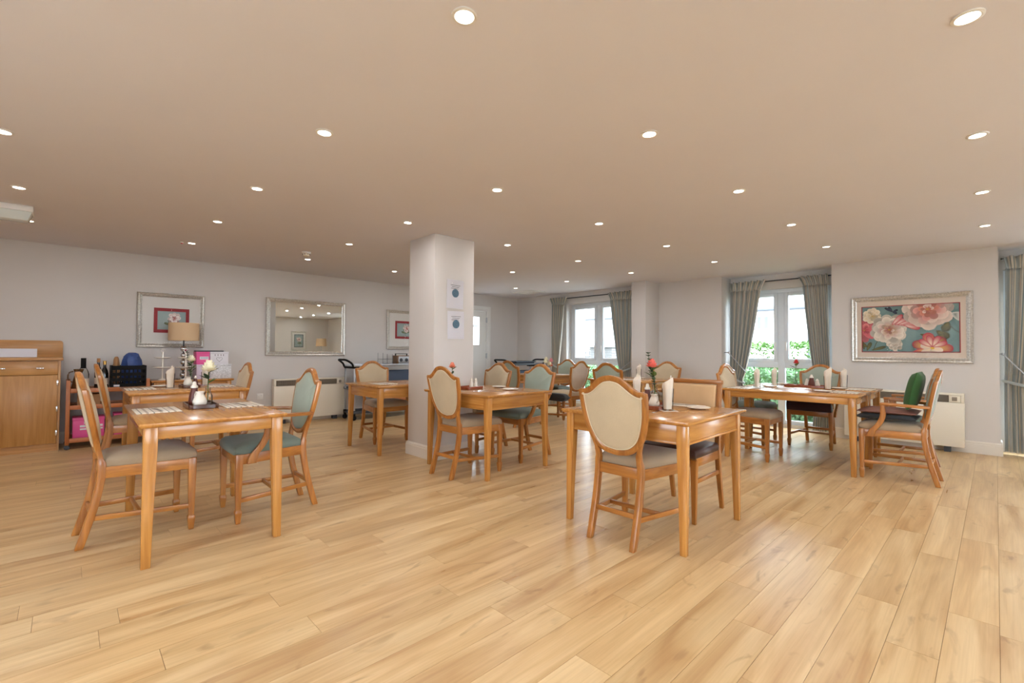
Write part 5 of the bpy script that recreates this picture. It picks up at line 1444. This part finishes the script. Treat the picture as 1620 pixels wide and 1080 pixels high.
for z_ in (0.02, 0.10):
    b = MB()
    for k in range(6): b.tube([(-0.085, -0.09 + k * 0.036, z_), (0.105, -0.09 + k * 0.036, z_)], 0.0022, 5)
    b.build('rack_shelf', M['darkgrey'], e)
e = empty('small_radio', (4.38, 7.45, 0.9), 0, 'small silver and brown radio on metal trolley against column', 'radio')
bx(-0.13, 0.13, -0.08, 0.08, 0.008, 0.165).build('radio_case', M['brown_glass'], e, bevel=0.008)
bx(-0.10, 0.12, -0.083, -0.0795, 0.02, 0.15).build('radio_front', M['alu'], e, bevel=0.002)
for k in (-0.05, 0.06):
    MB().lathe([(0, 0), (0.032, 0), (0.03, 0.004), (0, 0.005)], 20).build('speaker', M['darkgrey'], e, smooth=40).matrix_local = Matrix.Translation((k, -0.0835, 0.085)) @ Matrix.Rotation(R(90), 4, 'X')
bx(-0.12, 0.12, -0.02, 0.02, 0.19, 0.20).build('carry_handle', M['black'], e, bevel=0.003)
b = MB(); b.box(-0.12, -0.11, -0.012, 0.012, 0.165, 0.19); b.box(0.11, 0.12, -0.012, 0.012, 0.165, 0.19); b.build('handle_post', M['black'], e)

# floor lamp in the corner behind the camera, seen in the mirror
e = empty('floor_lamp', (7.25, -2.75, 0), 0, 'floor lamp with beige shade reflected in the mirror', 'lamp')
MB().lathe([(0, 0), (0.14, 0), (0.14, 0.015), (0.02, 0.03), (0, 0.03)], 24).build('lamp_base', M['chrome'], e, smooth=40)
MB().tube([(0, 0, 0.02), (0, 0, 1.35)], 0.011, 10).build('pole', M['chrome'], e, smooth=50)
b = MB(); b.loft([[(r_ * cos(2 * pi * k / 32), r_ * sin(2 * pi * k / 32), zz) for k in range(32)] for r_, zz in ((0.20, 1.30), (0.18, 1.60), (0.177, 1.60), (0.197, 1.30))], cap=False, closed=True); sh = b.build('lamp_shade', M['shade'], e, smooth=50)
b = MB()
for k in range(3):
    a = 2 * pi * k / 3; b.tube([(0, 0, 1.345), (0.185 * cos(a), 0.185 * sin(a), 1.5)], 0.003, 6)
b.build('shade_carrier', M['darkgrey'], sh)

# ------------------------------------------------------------------ outside the windows
GZ = -0.15
g = bx(8.35, 45, -30, 45, GZ - 0.1, GZ).build('ground_outside', M['paving']); struct(g)
g = bx(-30, 8.35, YL + 0.2, 45, GZ - 0.1, GZ).build('ground_outside_yard', M['paving']); struct(g)
g = bx(-30, 8.35, -30, YB - 0.2, GZ - 0.1, GZ).build('ground_outside_near', M['paving']); struct(g)
g = bx(-30, XB - 0.2, YB - 0.2, YL + 0.2, GZ - 0.1, GZ).build('ground_outside_rear', M['paving']); struct(g)
def foliage_box(name, label, cat, x0, x1, y0, y1, z1, mat, n, seed, size=0.06):
    e = empty(name, ((x0 + x1) / 2, (y0 + y1) / 2, GZ), 0, label, cat)
    w, d, h = (x1 - x0) / 2, (y1 - y0) / 2, z1 - GZ
    bx(-w * 0.45, w * 0.6, -d * 0.95, d * 0.95, 0, h * 0.8).build('branches', M['hedge_core'], e)
    rn = random.Random(seed); b = MB()
    for k in range(n):
        side = rn.random()
        if side < 0.6: p = (-w + rn.uniform(-0.05, 0.07), rn.uniform(-d, d), rn.uniform(0.02, h))
        elif side < 0.85: p = (rn.uniform(-w, w), rn.uniform(-d, d), h + rn.uniform(-0.07, 0.05))
        else: p = (rn.uniform(-w, w), rn.choice((-d, d)) + rn.uniform(-0.05, 0.05), rn.uniform(0.02, h))
        dd = Vector((rn.uniform(-1, 0.3), rn.uniform(-1, 1), rn.uniform(-0.3, 1)))
        dd.normalize(); s = size * rn.uniform(0.6, 1.3)
        sd = dd.cross(Vector((rn.uniform(-1, 1), rn.uniform(-1, 1), rn.uniform(-1, 1)))).normalized()
        P = Vector(p); n0 = len(b.v)
        for q in (P, P + dd * s * 0.5 + sd * s * 0.28, P + dd * s, P + dd * s * 0.5 - sd * s * 0.28): b.pt(q)
        b.f.append((n0, n0 + 1, n0 + 2, n0 + 3))
    tag(b.build('foliage', M[mat], e, normals=False), kind='stuff')
foliage_box('garden_hedge', 'clipped green hedge outside right window', 'hedge', 9.9, 10.9, -1.0, 5.0, 1.31, 'hedge', 16000, 1)
foliage_box('garden_shrub', 'low pale green shrubs close outside right window', 'shrub', 9.0, 9.5, 0.4, 4.2, 0.80, 'shrub', 7000, 2, 0.075)
foliage_box('garden_shrub', 'low pale green shrubs close outside left window', 'shrub', 9.2, 9.85, 5.2, 9.5, 0.78, 'shrub', 9000, 3, 0.075)
e = empty('neighbour_house', (20.0, 0, GZ), 0, 'white rendered neighbouring house seen through windows', 'house')
bx(0, 8, -14, 30, 0, 3.05).build('house_wall', M['render'], e)
b = MB(); b.loft([[(-0.45, yy, 2.95), (4.0, yy, 5.3), (8.45, yy, 2.95), (8.45, yy, 3.08), (4.0, yy, 5.45), (-0.45, yy, 3.08)] for yy in (-14.4, 30.4)]); b.build('house_roof', M['roof'], e)
MB().tube([(-0.5, -14.4, 2.98), (-0.5, 30.4, 2.98)], 0.06, 8).build('gutter', M['darkgrey'], e, smooth=50)
for (ya, yb, za, zb) in ((6.45, 6.62, 2.25, 2.78), (6.18, 6.38, 2.25, 2.78), (11.2, 12.4, 1.2, 2.3), (1.0, 2.2, 1.2, 2.3)):
    wn = bx(-0.04, 0.02, ya, yb, za, zb).build('house_window', M['upvc'], e)
    bx(-0.05, -0.041, ya + 0.03, yb - 0.03, za + 0.03, zb - 0.03).build('pane', M['dark_window'], wn)
MB().tube([(-0.1, 4.8, 0.0), (-0.1, 4.8, 2.95)], 0.05, 8).build('downpipe', M['darkgrey'], e, smooth=50)
e = empty('gate_pillar', (12.3, 8.53, GZ), 0, 'grey brick gate pillar with stone cap outside left window', 'pillar')
z = 0; k = 0
while z < 1.44:
    for q in range(4):
        part('brick', e, 'gate_brick', M['stone'], lambda b: b.box(-0.29, 0.29, -0.10, 0.10, 0, 0.065), bevel=0.004, loc=(0, -0.32 + q * 0.213 + (0.0 if k % 2 else 0.004), z))
    z += 0.075; k += 1
bx(-0.28, 0.28, -0.40, 0.40, 0, 1.44).build('mortar_core', M['stone_cap'], e)
b = MB(); b.loft([[(-0.38, -0.5, 1.45), (0.38, -0.5, 1.45), (0.38, 0.5, 1.45), (-0.38, 0.5, 1.45)], [(-0.38, -0.5, 1.52), (0.38, -0.5, 1.52), (0.38, 0.5, 1.52), (-0.38, 0.5, 1.52)], [(-0.05, -0.05, 1.60), (0.05, -0.05, 1.60), (0.05, 0.05, 1.60), (-0.05, 0.05, 1.60)]]); b.build('pillar_cap', M['stone_cap'], e)
def railing(label, y0, y1):
    e = empty('iron_railing', (12.3, 0, GZ), 0, label, 'railing', 'iron railings beside the gate pillar')
    for z_ in (0.25, 1.12):
        bx(-0.02, 0.02, y0, y1, z_, z_ + 0.04).build('rail', M['iron'], e)
    n = int((y1 - y0) / 0.14)
    for k in range(n):
        q = y0 + (k + 0.5) * (y1 - y0) / n
        part('baluster', e, 'baluster', M['iron'], lambda b: b.bar([(0, 0, 0, 0.018, 0.018), (0, 0, 1.25, 0.018, 0.018), (0, 0, 1.27, 0.034, 0.034), (0, 0, 1.36, 0.002, 0.002)]), loc=(0, q, 0))
railing('black iron railing left of gate pillar', 8.96, 11.8)
railing('black iron railing right of gate pillar', 6.2, 8.10)
def tree(label, x, y, h, rad, seed):
    e = empty('garden_tree', (x, y, GZ), 0, label, 'tree', 'trees behind the white house')
    MB().tube([(0, 0, 0), (0.1, 0, h * 0.5), (0, 0.1, h * 0.8)], [0.22, 0.16, 0.06], 8).build('trunk', M['brown_glass'], e, smooth=60)
    rn = random.Random(seed); b = MB()
    for k in range(5000):
        v = Vector((rn.gauss(0, 1), rn.gauss(0, 1), rn.gauss(0, 1))).normalized() * rad * rn.uniform(0.55, 1)
        P = v + Vector((0, 0, h * 0.72)); dd = Vector((rn.uniform(-1, 1), rn.uniform(-1, 1), rn.uniform(-1, 1))).normalized(); sd = dd.cross(v).normalized(); s = 0.22
        n0 = len(b.v)
        for q in (P, P + dd * s * 0.5 + sd * s * 0.3, P + dd * s, P + dd * s * 0.5 - sd * s * 0.3): b.pt(q)
        b.f.append((n0, n0 + 1, n0 + 2, n0 + 3))
    tag(b.build('crown', M['shrub'], e, normals=False), kind='stuff')
tree('leafy tree above house roof, left pane of left window', 32.0, 25.0, 7.0, 2.3, 5)
tree('leafy tree above house roof, right pane of left window', 32.0, 20.0, 7.2, 2.3, 6)
